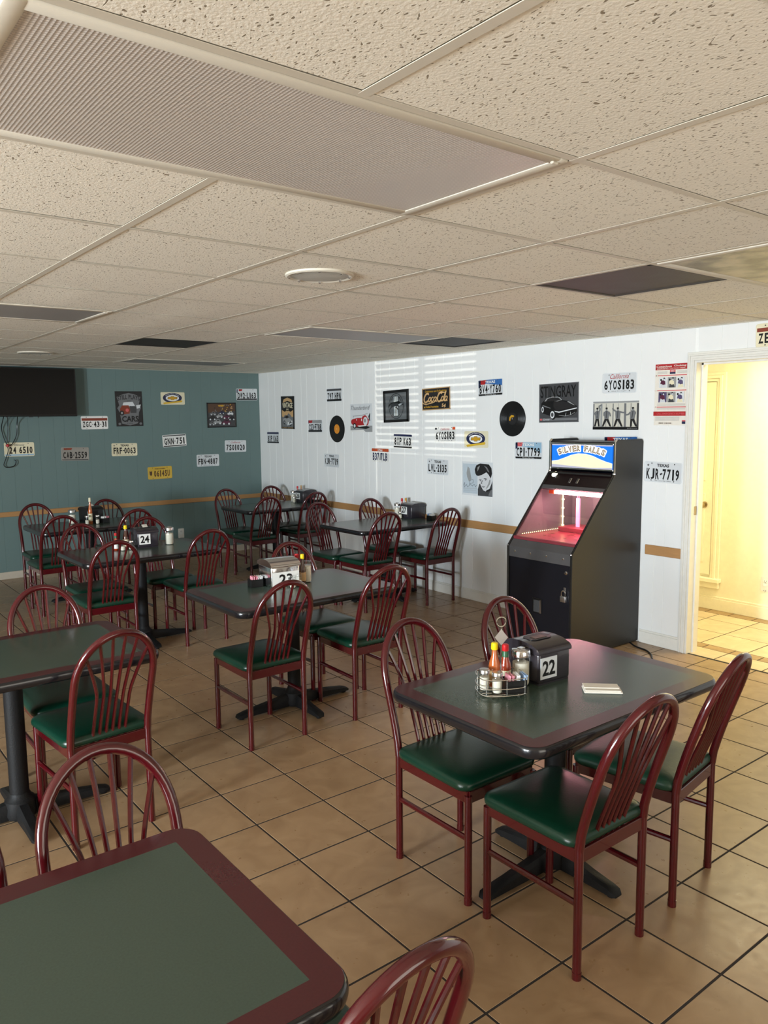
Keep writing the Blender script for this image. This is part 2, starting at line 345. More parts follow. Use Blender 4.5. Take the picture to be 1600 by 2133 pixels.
# right wall: vertical boards of the sheet panelling, doorway at the near end
DY0, DY1, DZ = 1.96, 2.885, 2.005
wr = MB().box((XR+.003, DY1+.02, 0), (XR+.11, YB+.1, ZC+.1)).box((XR+.003, YF, 0), (XR+.11, DY0-.02, ZC+.1)).box((XR+.003, DY0-.02, DZ+.02), (XR+.11, DY1+.02, ZC+.1))
wr = struct(wr.build('wall_right', 'groove', None, False))
ys = [8.89, 8.65, 8.49, 8.33, 8.10, 7.88, 7.76, 7.56, 7.35, 7.18, 7.02, 6.86, 6.66, 6.57, 6.46, 6.36, 6.21, 5.98, 5.82, 5.71, 5.52, 5.41, 5.27, 5.17, 5.02, 4.79, 4.62, 4.53, 4.33, 4.16, 4.00, 3.82, 3.62, 3.50, 3.32, 3.17, 3.09, 2.907]
for a, b in zip(ys[:-1], ys[1:]):
    g = .0014
    MB().box((XR, b+g, .0), (XR+.02, a-g, ZC+.02), .0012).build('panel_board', 'white_wall', wr)
for a, b in ((2.885, 2.72), (2.72, 2.55), (2.55, 2.42), (2.42, 2.2), (2.2, 1.96)):
    MB().box((XR, b+.0014, DZ+.021), (XR+.02, a-.0014, ZC+.02), .0012).build('panel_board', 'white_wall', wr)
y = 1.96
while y > YF+.2: MB().box((XR, y-.298, 0), (XR+.02, y-.002, ZC+.02), .002).build('panel_board', 'white_wall', wr); y -= .3
struct(MB().box((XR-.012, 2.955, 0), (XR, 3.27, .085), .003).box((XR-.009, 2.955, .085), (XR, 3.27, .10), .003).box((XR-.012, 3.885, 0), (XR, YB, .085), .003).box((XR-.009, 3.885, .085), (XR, YB, .10), .003).build('baseboard_right', 'trim'))
# back wall
wb = struct(MB().box((XL, YB+.002, 0), (XR+.02, YB+.1, ZC+.1)).build('wall_back', 'teal_groove', None, False))
xs = [-5.2, -4.8, -4.4, -4.0, -3.6, -3.2, -2.8, -2.4, -2.0, -1.6, -1.2, -.8, -.4, 0, .4, .8, 1.2, 1.6, 1.85, 1.99, 2.15, 2.26, 2.41, 2.52, 2.64, 2.79, 2.95, 3.11, 3.31, 3.51, 3.71, 3.85, 3.99, 4.14, 4.27, 4.43, 4.63, 4.78, 4.93]
for a, b in zip(xs[:-1], xs[1:]):
    MB().box((a+.0005, YB, 0), (b-.0005, YB+.02, ZC+.02), .0006).build('panel_board', 'teal_wall', wb)
struct(MB().box((XL, YB-.012, 0), (XR-.012, YB, .078), .003).build('baseboard_back', 'base_beige'))
# oak chair rails
struct(MB().box((XL, YB-.014, .662), (XR-.014, YB, .715), .004).build('trim_1', 'oak'))
struct(MB().box((XR-.014, 3.90, .662), (XR, YB, .733), .004).build('trim_2', 'oak'))
struct(MB().box((XR-.014, 2.955, .662), (XR, 3.24, .733), .004).build('trim_3', 'oak'))
# walls outside the frame: left wall with two windows, wall behind the camera
wl = MB(); wins = ((1.25, 2.10, .86, 1.92), (-.70, .70, .86, 1.92))
wl.box((XL-.1, YF, 0), (XL, YB, .86)).box((XL-.1, YF, 1.92), (XL, YB, ZC+.1)).box((XL-.1, YF, .86), (XL, -.70, 1.92)).box((XL-.1, .70, .86), (XL, 1.25, 1.92)).box((XL-.1, 2.10, .86), (XL, YB, 1.92))
struct(wl.build('wall_left', 'plain_wall', None, False))
for n, (a, b, c, d) in enumerate(wins):
    m = MB()
    for p, q in (((XL-.07, a, c), (XL-.02, a+.04, d)), ((XL-.07, b-.04, c), (XL-.02, b, d)), ((XL-.07, a, c), (XL-.02, b, c+.04)), ((XL-.07, a, d-.04), (XL-.02, b, d)), ((XL-.06, (a+b)/2-.02, c), (XL-.03, (a+b)/2+.02, d))): m.box(p, q, .004)
    w = struct(m.build('window_%d' % (n+1), 'trim'))
    MB().box((XL-.05, a+.03, c+.03), (XL-.046, b-.03, d-.03)).build('pane', 'glass', w, False)
    MB().box((XL-.1, a-.05, c-.03), (XL+.05, b+.05, c), .005).build('sill', 'trim', w)
    if n == 0:   # slatted blind, lower slats turned shut
        z = c+.05
        while z < d-.03:
            sl = MB().box((-.0165, a+.045, -.0008), (.0165, b-.045, .0008)).build('blind_slat', 'trim', w, False); sl.location = (XL-.012, 0, z); sl.rotation_euler = (0, math.radians(78 if z < 1.13 else 40), 0); z += .032 if z < 1.13 else .0335
struct(MB().box((XL, YF-.1, 0), (XR+.1, YF, ZC+.1)).build('wall_front', 'plain_wall', None, False))
# passage walls
hw = struct(MB().box((HX, -.6, 0), (HX+.1, 4.2, 2.5)).build('wall_passage_far', 'hall_wall', None, False))
struct(MB().box((XR+.11, 3.95, 0), (HX, 4.05, 2.5)).build('wall_passage_end', 'hall_wall', None, False))
struct(MB().box((XR+.11, -.7, 0), (HX, -.6, 2.5)).build('wall_passage_near', 'hall_wall', None, False))
struct(MB().box((XR+.11, -.6, 2.45), (HX, 4.0, 2.55)).build('ceiling_passage', 'hall_wall', None, False))
struct(MB().box((XR+.11, DY1+.02, 0), (XR+.125, 4.0, 2.45)).box((XR+.11, -.6, 0), (XR+.125, DY0-.02, 2.45)).box((XR+.11, -.6, DZ), (XR+.125, 4.0, 2.45)).build('wall_passage_side', 'hall_wall', None, False))
struct(MB().box((HX-.014, -.6, 0), (HX, 3.95, .10), .003).box((HX-.010, -.6, .10), (HX, 3.95, .118), .003).build('baseboard_passage', 'hall_wall'))
# doorway: jamb, fluted casing, strike plate
dj = MB().box((XR-.002, DY1, 0), (XR+.125, DY1+.02, DZ+.02)).box((XR-.002, DY0-.02, 0), (XR+.125, DY0, DZ+.02)).box((XR-.002, DY0, DZ), (XR+.125, DY1, DZ+.02)).box((XR+.05, DY1-.012, 0), (XR+.085, DY1, DZ)).box((XR+.05, DY0, DZ-.012), (XR+.085, DY1, DZ))
door = struct(dj.build('door_1', 'trim', None, False))
cs = MB()
for k, (u0, u1, dep) in enumerate(((0, .016, .016), (.016, .03, .022), (.03, .046, .018), (.046, .058, .022), (.058, .072, .012))):
    cs.box((XR-dep, DY1+u0, 0), (XR, DY1+u1, DZ+u1), .002).box((XR-dep, DY0-u1, 0), (XR, DY0-u0, DZ+u1), .002).box((XR-dep-.0004, DY0-u1+.0003, DZ+u0), (XR, DY1+u1-.0003, DZ+u1-.0003), .0015)
cs.build('casing', 'trim', door)
MB().box((XR+.02, DY1-.003, .975), (XR+.048, DY1, 1.035), .001).box((XR+.028, DY1-.0036, .99), (XR+.04, DY1-.0028, 1.02)).build('strike_plate', 'brass', door)
# raised door with casing on the far wall of the passage
d2 = struct(MB().box((HX-.02, 3.47, .30), (HX, 3.94, 1.93), .003).box((HX-.026, 3.53, .40), (HX-.018, 3.88, 1.0), .006).box((HX-.026, 3.53, 1.1), (HX-.018, 3.88, 1.83), .006).build('door_2', 'hall_wall'))
c2 = MB()
for u0, u1, dep in ((0, .025, .024), (.025, .05, .034), (.05, .075, .02)):
    c2.box((HX-dep, 3.465-u1, .27), (HX, 3.465-u0, 1.935+u1), .003).box((HX-dep-.0004, 3.465-u1+.0003, 1.935+u0), (HX, 3.94, 1.935+u1-.0003), .002)
c2.box((HX-.06, 3.37, .24), (HX, 3.94, .275), .004).box((HX-.03, 3.385, .185), (HX, 3.94, .24), .006)
c2.build('casing', 'hall_wall', d2)
kn = MB().lathe([(.004, 0), (.026, .003), (.026, .008), (.010, .012), (.010, .03), (.024, .038), (.030, .052), (.026, .064), (.008, .070)], 16).build('knob', 'brass', d2)
kn.matrix_world = Matrix.Translation((HX-.02, 3.535, .90)) @ Matrix.Rotation(-PI/2, 4, 'Y')

# ------------------------------------------------------------------ ceiling grid
CX0, CY0, CT = .8952, 1.1962, .61
ce = struct(MB().box((XL, YF, ZC+.03), (XR+.1, YB+.1, ZC+.12)).build('ceiling', 'ceil_void', None, False))
special = {}
for c in ((-1, 0), (0, 0), (-1, 5), (0, 5), (3, 5), (4, 5), (3, 10), (4, 10), (3, 0), (4, 0), (3, 1), (2, 7), (5, 5)): special[c] = 1
cm = {}
def cell_rect(i, j): return max(CX0+CT*i, XL), min(CX0+CT*(i+1), XR), max(CY0+CT*j, YF), min(CY0+CT*(j+1), YB)
stuff = MB()
for i in range(-11, 8):
    for j in range(-7, 14):
        a, b, c, d = cell_rect(i, j)
        if b-a < .03 or d-c < .03 or (i, j) in special: continue
        if i >= -2 and j >= -1:
            k = (round(b-a, 3), round(d-c, 3))
            if k not in cm:
                w, l = b-a, d-c
                o = MB().box((-w/2+.009, -l/2+.009, 0), (w/2-.009, l/2-.009, .02), .003).build('ceiling_tile', 'tile', None, False); cm[k] = o.data; bpy.data.objects.remove(o)
            o = inst('ceiling_tile', cm[k], ((a+b)/2, (c+d)/2, ZC+.0022+random.uniform(0, .001)), ce, 0)
            o.rotation_euler = (random.uniform(-.002, .002), random.uniform(-.002, .002), 0)
        else: stuff.box((a+.009, c+.009, ZC+.003), (b-.009, d-.009, ZC+.024))
st = stuff.build('ceiling_tiles', 'tile', ce, False); st['kind'] = 'stuff'
pairs = {(i, j) for i, j in ((-1, 0), (-1, 5), (3, 5), (3, 10), (3, 0))}   # two-cell lights: no bar crosses them
for i in range(-9, 8):
    x = CX0+CT*i; j0 = -6
    if x >= XR: continue
    y0 = YF
    for j in range(-6, 14):
        if (i-1, j) in pairs or j == 13:
            y1 = CY0+CT*j if j < 13 else YB
            MB().box((x-.0125, y0, ZC), (x+.0125, y1, ZC+.0015), .0005).box((x-.002, y0, ZC+.003), (x+.002, y1, ZC+.03)).build('grid_runner', 'tbar', ce, False)
            y0 = y1+CT
for j in range(-6, 13):
    y = CY0+CT*j
    if y < YB: MB().box((XL, y-.0115, ZC+.0003), (XR, y+.0115, ZC+.0017), .0005).box((XL, y-.002, ZC+.003), (XR, y+.002, ZC+.03)).build('grid_cross_tee', 'tbar', ce, False)
MB().box((XR-.02, YF, ZC-.001), (XR, YB, ZC+.003), .001).box((XL, YB-.02, ZC-.001), (XR, YB, ZC+.003), .001).build('wall_angle', 'tbar', ce)
def troffer(i, j, label, lens):
    a, b, c, d = CX0+CT*i+.0135, CX0+CT*(i+2)-.0135, CY0+CT*j+.0135, CY0+CT*(j+1)-.0135
    t = thing('ceiling_light', label, 'ceiling light', ((a+b)/2, (c+d)/2, ZC))
    w, l = (b-a)/2, (d-c)/2
    f = MB()
    for p, q in (((-w, -l, -.004), (w, -l+.034, .02)), ((-w, l-.034, -.004), (w, l, .02)), ((-w, -l, -.0045), (-w+.034, l, .0195)), ((w-.034, -l, -.0045), (w, l, .0195))): f.box(p, q, .006, seg=2)
    f.build('frame', 'tbar', t)
    MB().box((-w+.028, -l+.028, -.001), (w-.028, l-.028, .004)).build('lens', lens, t, False)
    for sx in (w-.03,): MB().box((sx-.012, -l+.012, -.009), (sx+.008, -l+.022, -.003), .002).build('latch', 'tbar', t)
troffer(-1, 0, 'large unlit ceiling light with a grey prismatic lens, nearest overhead', 'lens')
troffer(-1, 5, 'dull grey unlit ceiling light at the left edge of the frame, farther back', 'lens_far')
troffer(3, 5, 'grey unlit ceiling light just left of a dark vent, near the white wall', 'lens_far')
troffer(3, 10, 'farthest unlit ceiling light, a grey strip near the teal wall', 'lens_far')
troffer(3, 0, 'brown-stained unlit ceiling light at the right edge, beside the doorway', 'lens_dirty')
def vent(i, j, label, m):
    a, b, c, d = CX0+CT*i+.0135, CX0+CT*(i+1)-.0135, CY0+CT*j+.0135, CY0+CT*(j+1)-.0135
    t = thing('ceiling_vent', label, 'vent', ((a+b)/2, (c+d)/2, ZC)); w = (b-a)/2
    f = MB()
    for p, q in (((-w, -w, 0), (w, -w+.02, .02)), ((-w, w-.02, 0), (w, w, .02)), ((-w, -w, 0), (-w+.02, w, .02)), ((w-.02, -w, 0), (w, w, .02))): f.box(p, q, .003)
    f.build('frame', m, t); MB().box((-w+.01, -w+.01, .005), (w-.01, w-.01, .009)).build('perforated_plate', m, t, False)
vent(3, 1, 'dusty dark square ceiling vent next to the brown-stained light', 'grille')
vent(2, 7, 'black square ceiling vent on the left, in front of the teal wall', 'grille2')
vent(5, 5, 'black square ceiling vent close to the top of the white wall', 'grille2')
def speaker(x, y, label):
    t = thing('ceiling_speaker', label, 'speaker', (x, y, ZC))
    MB().lathe([(.140, .004), (.140, -.004), (.132, -.008), (.118, -.004), (.118, .0)], 40).build('rim', 'tbar', t)
    MB().lathe([(.119, .0), (.118, -.0045), (.06, -.008), (.002, -.009)], 36).build('grille', prismatic('speaker_grille', srgb(196, 194, 184), 110, .5), t)
    s = MB()
    for k in range(8): s.lathe([(.006, -.004), (.006, -.0105), (.002, -.012)], 8, (.122*math.cos(k*PI/4+.2), .122*math.sin(k*PI/4+.2), 0))
    s.build('screw', 'chrome', t)
speaker(1.815, 2.74, 'round white ceiling speaker with eight bright screws, nearer one')
speaker(1.82, 7.13, 'faint round ceiling speaker far back above the television')

# ================================================================== tables
TZ = .70
def make_table():
    t = thing('dining_table', '', 'table')
    L, D = 1.03, .70; h = .040
    m = MB(); prof = [(-.006, -h), (0, -h+.002), (.004, -h*.75), (.006, -h*.5), (.005, -h*.25), (.002, -.004), (-.002, -.0006)]
    base = rrect(L-.012, D-.012, .062, 8); n = len(base); vs = []
    cen = []
    for i in range(n):
        p0, p1, p2 = Vector(base[i-1]), Vector(base[i]), Vector(base[(i+1) % n]); tg = (p2-p0).normalized(); cen.append(Vector((tg.y, -tg.x)))
    for off, z in prof: vs += [(base[i][0]+cen[i].x*off, base[i][1]+cen[i].y*off, z) for i in range(n)]
    k = len(prof)
    fs = [(a*n+i, a*n+(i+1) % n, (a+1)*n+(i+1) % n, (a+1)*n+i) for a in range(k-1) for i in range(n)]+[tuple(range(n))[::-1], tuple(range((k-1)*n, k*n))]
    m.add([(x, y, z+TZ) for x, y, z in vs], fs)
    m.build('tabletop', 'edge', t, True, 50)
    outer = rrect(L-.016, D-.016, .060, 8); inner = rrect(L-.135, D-.135, .002, 8)
    m = MB(); m.add([(x, y, TZ) for x, y in outer]+[(x, y, TZ) for x, y in inner]+[(x, y, TZ-.004) for x, y in outer], [(i, (i+1) % n, n+(i+1) % n, n+i) for i in range(n)]+[(i, 2*n+i, 2*n+(i+1) % n, (i+1) % n) for i in range(n)])
    m.build('laminate_border', 'lam_r', t, False)
    MB().poly(inner, TZ).build('laminate_field', 'lam_g', t, False)
    MB().lathe([(.030, .07), (.038, .075), (.038, TZ-.075), (.030, TZ-.07)], 20).build('column', 'iron', t)
    MB().box((-.16, -.16, TZ-.062), (.16, .16, TZ-.041), .006).box((-.25, -.02, TZ-.056), (.25, .02, TZ-.043), .003).build('top_plate', 'iron', t)
    def arm(L, ang):
        m = MB(); secs = ((.03, .028, .085), (.10, .027, .070), (L*.6, .025, .055), (L*.88, .025, .040), (L-.012, .024, .030), (L, .016, .016)); vs = []
        for x, w, z in secs:
            vs += [(x, -w, .012), (x, -w, z*.65+.008), (x, -w*.6, z), (x, w*.6, z), (x, w, z*.65+.008), (x, w, .012)]
        fs = [(a*6+i, a*6+(i+1) % 6, a*6+6+(i+1) % 6, a*6+6+i) for a in range(5) for i in range(6)]+[tuple(range(6))[::-1], tuple(range(30, 36))]
        c, s_ = math.cos(ang), math.sin(ang)
        m.add([(x*c-y*s_, x*s_+y*c, z) for x, y, z in vs], fs)
        gx = L-.03; m.lathe([(.014, 0), (.016, .004), (.016, .014)], 10, (gx*c, gx*s_, 0))
        return m
    for L_, a in ((.375, 0), (.375, PI), (.285, PI/2), (.285, -PI/2)): arm(L_, a).build('base_foot', 'iron', t)
    MB().lathe([(.060, .012), (.066, .03), (.060, .085), (.044, .10), (.039, .115)], 20).build('base_hub', 'iron', t)
    return t
# ================================================================== chairs (facing +y)
def make_chair():
    t = thing('dining_chair', '', 'chair')
    HW, RY, FY = .158, -.185, .185
    bend = lambda z: RY-.142*max(0, (z-.42)/.445)**1.2
    for sx in (-1, 1):
        MB().tube([(sx*HW, RY, .006), (sx*HW, RY, .2), (sx*HW, RY, .41)], .0135, 12).tube([(sx*HW, RY, 0), (sx*HW, RY, .022)], .0146, 12, 1).build('leg', ['enamel', 'enamel'], t)
        MB().tube([(sx*HW, FY, .006), (sx*HW, FY, .39)], .0135, 12).tube([(sx*HW, FY, 0), (sx*HW, FY, .022)], .0146, 12, 1).build('leg', ['enamel', 'enamel'], t)
        MB().tube([(sx*HW, RY, .235), (sx*HW, FY, .235)], .010, 10).build('stretcher', 'enamel', t)
    # hoop: both posts and the arch are one bent tube
    zs, top = .665, .862; path = [(-HW, bend(z), z) for z in (.405, .45, .5, .55, .6)]
    for i in range(0, 25):
        a = PI-PI*i/24; z = zs+(top-zs)*math.sin(a)**.92 if math.sin(a) > 0 else zs
        path.append((HW*math.cos(a), bend(z), z))
    path += [(HW, bend(z), z) for z in (.6, .55, .5, .45, .405)]
    MB().tube(path, .0148, 12).build('hoop', 'enamel', t)
    # six fanned spindles
    for k in range(6):
        u = (k-2.5)/2.5; xb = u*.066; xt = u*.124
        zt = zs+(top-zs)*math.sqrt(max(0, 1-(xt/HW)**2))**.92-.006
        pts = []
        for q in range(13):
            z = .385+(zt-.385)*q/12; w = max(0, (z-.60)/(zt-.60)) if zt > .6 else 0
            x = xb+(xt-xb)*(w**1.25)
            dy = .012*math.sin(PI*min(1, max(0, (z-.39)/(zt-.39))))
            pts.append((x, bend(z)-dy*.6+(.012 if z < .42 else .012*(1-min(1, (z-.42)/.2))), z))
        MB().tube(pts, .0068, 8).build('spindle', 'enamel', t)
    MB().box((-HW, RY-.006, .362), (HW, RY+.006, .405), .002).box((-HW, FY-.006, .362), (HW, FY+.006, .405), .002).box((-HW-.006, RY, .362), (-HW+.006, FY, .405), .002).box((HW-.006, RY, .362), (HW+.006, FY, .405), .002).build('seat_frame', 'enamel', t)
    # padded seat: rounded, crowned cushion
    m = MB(); outline = []
    for x, y in rrect(.372, .383, .045, 6): outline.append((x*(1-.03*(y < 0)), y+.006))
    rings = ((.96, .404), (1.0, .412), (1.005, .424), (.985, .434), (.93, .441), (.80, .447), (.5, .451), (.2, .452)); n = len(outline); vs = []
    for s_, z in rings: vs += [(x*s_, y*s_+.012*(1-s_), z) for x, y in outline]
    fs = [(a*n+i, a*n+(i+1) % n, (a+1)*n+(i+1) % n, (a+1)*n+i) for a in range(len(rings)-1) for i in range(n)]+[tuple(range(n))[::-1], tuple(range((len(rings)-1)*n, len(rings)*n))]
    m.add(vs, fs); m.build('seat', 'seat', t, True, 60)
    return t
tab0, ch0 = make_table(), make_chair()
used = {'t': False, 'c': False}
def place_table(x, y, label):
    o = tab0 if not used['t'] else copy_tree(tab0); used['t'] = True
    o.location = (x, y, 0); o['label'] = label; o['group'] = 'dining tables with green tops'; return o
def place_chair(x, y, deg, label, worn=False):
    o = ch0 if not used['c'] else copy_tree(ch0); used['c'] = True
    o.location = (x, y, 0); o.rotation_euler = (0, 0, math.radians(deg)); o['label'] = label; o['group'] = 'burgundy fan-back chairs'
    if worn:
        for k in o.children:
            if k.name.startswith('seat') and not k.name.startswith('seat_frame'):
                k.data = k.data.copy(); k.data.materials[0] = M['seat_worn']; k['label'] = 'worn, scuffed green vinyl seat'
    return o
place_table(2.17, 1.775, 'green-topped table nearest the arcade machine, with condiments and a folded napkin')
place_table(2.28, 3.79, 'green-topped centre table carrying the chrome napkin box')
place_table(.205, 1.34, 'empty green table with burgundy border in the bottom left foreground')
place_table(.70, 3.41, 'empty green table cut off by the left edge, behind the foreground table')
place_table(2.10, 5.66, 'dark table on the left, white number card on its napkin box')
place_table(2.28, 7.42, 'dark table farthest left, close to the teal wall below the television')
place_table(4.39, 7.62, 'dark table in the far room corner between teal and white walls')
place_table(4.40, 5.64, 'dark table with one end against the white wall')
P = 'burgundy fan-back chair '
for x, y, d, l in (
    (1.91, 1.525, 0, P+'in the right foreground, near left seat of the table by the machine'),
    (1.91, 1.985, 180, P+'behind the wire caddy, far left of the table nearest the machine'),
    (2.47, 2.01, 180, P+'directly in front of the arcade machine door'),
    (1.94, 3.575, 0, P+'at near left of the centre table, seen from behind'),
    (2.585, 3.56, -2, P+'at near right of the centre table, its seat greyish'),
    (2.565, 3.97, 180, P+'hidden behind the chrome napkin box, far side of centre table'),
    (.565, 1.54, 180, P+'tucked at the far side of the empty foreground table'),
    (.158, 1.54, 180, P+'barely in frame at the left edge behind the foreground table'),
    (.677, 1.140, 3, P+'at the bottom edge of the frame, only its hoop visible'),
    (.962, 3.615, 180, P+'at far side of the left-edge table, facing us'),
    (.948, 3.205, 5, P+'at near side of the left-edge table, seen from behind'),
    (1.74, 5.43, 0, P+'left of two in front of the dark left table, seen from behind'),
    (2.455, 5.505, 0, P+'standing clear at the right end of the dark left table'),
    (1.815, 5.83, 180, P+'at the far left corner of the dark left table, facing us'),
    (2.375, 5.912, 180, P+'right behind the napkin box of the dark left table'),
    (1.95, 7.68, 180, P+'leftmost of those backed against the teal wall'),
    (2.61, 7.62, 180, P+'against the teal wall, right end of the table under the television'),
    (1.87, 7.13, 0, P+'in front of the table under the television, left of two'),
    (2.535, 7.17, 0, P+'in front of the table under the television, right of two'),
    (4.05, 7.82, 180, P+'against the teal wall, left end of the room-corner table'),
    (4.64, 7.825, 180, P+'deepest in the room corner where teal and white walls meet'),
    (3.97, 7.32, 0, P+'in front of the room-corner table, left of two'),
    (4.61, 7.42, 0, P+'in front of the room-corner table, right, touching the white wall'),
    (4.02, 5.855, 180, P+'far left of the white-wall table, facing us'),
    (4.61, 5.82, 180, P+'far right of the white-wall table, close to the oak rail'),
    (4.055, 5.45, 0, P+'near left of the white-wall table, seen from behind'),
    (4.63, 5.31, 0, P+'near right of the white-wall table, casting a shadow on the wall'),
): place_chair(x, y, d, l)
place_chair(2.412, 1.566, 9, 'rightmost burgundy chair with scuffed worn seat, near right of the table by the machine', True)

# ================================================================== things on the tables
def dispenser(x, y, num, rz, label, body='smoke', lid=None, lab=(.012, .03), labcol='white', dig='black', lw=.085, tip=True):
    t = thing('napkin_dispenser', label, 'napkin dispenser', (x, y, TZ+.0005), math.radians(rz), 'napkin dispensers')
    lid = lid or body
    MB().box((-.080, -.090, .004), (.080, .090, .118), .010, seg=3).box((-.076, -.086, 0), (.076, .086, .006)).build('body', body, t)
    m = MB(); sec = ((-.093, .112), (-.094, .122), (-.086, .132), (-.05, .145), (0, .149), (.05, .145), (.086, .132), (.094, .122), (.093, .112))
    m.prism([(y_, z) for y_, z in sec], -.0825, .0825, axis='x'); m.build('lid', lid, t, True, 50)
    if tip is not None: MB().prism(rrect(.11, .064, .026, 5), .1480, .1500).build('slot', 'black', t)
    if tip: m = MB(); m.add([(-.02, -.03, .1502), (.018, -.034, .1502), (.026, .02, .168), (-.012, .026, .164), (.0, -.005, .162)], [(0, 1, 4), (1, 2, 4), (2, 3, 4), (3, 0, 4)]); m.build('napkin_tip', 'paper', t, False)
    elif tip is False: MB().box((-.030, -.022, .1498), (.026, .008, .1512), .0004).build('napkin_tip', 'brown', t, False)
    f = MB().box((-.080+lab[0], -.0915, lab[1]), (-.080+lab[0]+lw, -.0898, lab[1]+.078)).build('number_card', labcol, t, False)
    if num:
        n = MB(); put_text(n, num, 0, 0, lw*(.78 if lw < .1 else .5), .056, 0, off=.03)
        n.v = [(-.080+lab[0]+lw/2+v[0], -.0919, lab[1]+.039+v[1]) for v in n.v]; n.build('number', dig, f, False)
    return t
def shaker(x, y, label, h=.135, r=.034, fill='sugar', level=.8, top='chrome', flap=True, name='sugar_shaker', grp='glass shakers'):
    t = thing(name, label, 'shaker', (x, y, TZ+.0005), 0, grp)
    g = MB(); n = 24; prof = [(.92, 0), (1.0, .03), (1.0, .72), (.9, .80), (.86, .82)]; vs = []
    for s_, z in prof: vs += [(r*s_*(1-.035*(j % 2))*math.cos(2*PI*j/n), r*s_*(1-.035*(j % 2))*math.sin(2*PI*j/n), z*h) for j in range(n)]
    g.add(vs, [(i*n+j, i*n+(j+1) % n, (i+1)*n+(j+1) % n, (i+1)*n+j) for i in range(4) for j in range(n)]+[tuple(range(n))[::-1]]); g.build('glass_jar', 'glass', t)
    MB().lathe([(r*.80, .004), (r*.88, .012), (r*.88, level*h*.78), (r*.6, level*h*.8)], 18).build('contents', fill, t)
    MB().lathe([(r*.98, h*.79), (r*1.02, h*.80), (r*1.02, h*.93), (r*.95, h*.965), (r*.4, h*.985), (.002, h*.988)], 24).build('lid', top, t)
    if flap: MB().box((-.012, -.010, h*.985), (.014, .010, h*1.02), .002).build('pour_flap', top, t)
    return t
def bottle(x, y, label, sauce, cap, h=.165, r=.021, lab='cream', neck=None, z=TZ):
    t = thing('sauce_bottle', label, 'bottle', (x, y, z+.0005), 0, 'hot sauce bottles')
    MB().lathe([(r*.9, 0), (r, .006), (r, h*.46), (r*.9, h*.54), (r*.5, h*.72), (r*.42, h*.86)], 18).build('body', sauce, t)
    MB().lathe([(r*1.02, h*.10), (r*1.025, h*.11), (r*1.025, h*.38), (r*1.02, h*.39)], 18).build('paper_label', lab, t)
    if neck: MB().lathe([(r*.56, h*.68), (r*.5, h*.84), (r*.46, h*.85)], 16).build('neck_band', neck, t)
    MB().lathe([(r*.56, h*.84), (r*.60, h*.85), (r*.56, h*.98), (r*.4, h)], 16).build('cap', cap, t)
    return t
# --- table 22
dispenser(2.170, 1.870, '22', -4, 'smoky black napkin dispenser with a grey card numbered 22', 'smoke', labcol='lgrey', lab=(.008, .022), lw=.082, tip=False)
shaker(2.052, 1.842, 'glass sugar shaker with chrome lid beside the napkin box numbered 22', .135, .034)
def caddy(x, y, rz, label, card=True):
    t = thing('condiment_caddy', label, 'caddy', (x, y, TZ), math.radians(rz), 'wire condiment caddies')
    a, b = .085, .068
    def ring(z, n=24, s=1): return [(a*s*math.copysign(abs(math.cos(2*PI*i/n))**.6, math.cos(2*PI*i/n)), b*s*math.copysign(abs(math.sin(2*PI*i/n))**.6, math.sin(2*PI*i/n)), z) for i in range(n+1)]
    for z in (.010, .034, .066): MB().tube(ring(z), .0019, 6).build('wire_ring', 'wire', t)
    for i in range(0, 24, 3): p = ring(0)[i]; MB().tube([(p[0], p[1], .010), (p[0], p[1], .066)], .0016, 6).build('upright', 'wire', t)
    m = MB()
    for k in range(5): yk = -.05+.025*k; m.tube([(-.076, yk, .009), (.076, yk, .009)], .0015, 6)
    for sx in (-.05, .05):
        for sy in (-.045, .045): m.lathe([(.005, 0), (.006, .004), (.004, .0085)], 8, (sx, sy, 0))
    m.build('floor_grid', 'wire', t)
    m = MB().tube([(.0, .0, .01), (.0, .0, .235)], .0026, 8)
    m.tube([(.017*math.sin(2*PI*i/20), 0, .252-.017*math.cos(2*PI*i/20)) for i in range(21)], .0026, 8); m.build('handle', 'wire', t)
    if card:
        c = MB(); c.add([(-.024, -.004, .200), (.0, -.004, .170), (.024, -.004, .197), (.0, -.004, .228), (-.024, -.002, .200), (.0, -.002, .170), (.024, -.002, .197), (.0, -.002, .228)], [(0, 1, 2, 3), (7, 6, 5, 4), (0, 4, 5, 1), (1, 5, 6, 2), (2, 6, 7, 3), (3, 7, 4, 0)])
        c.build('hanging_card', 'steel', t, False)
    return t
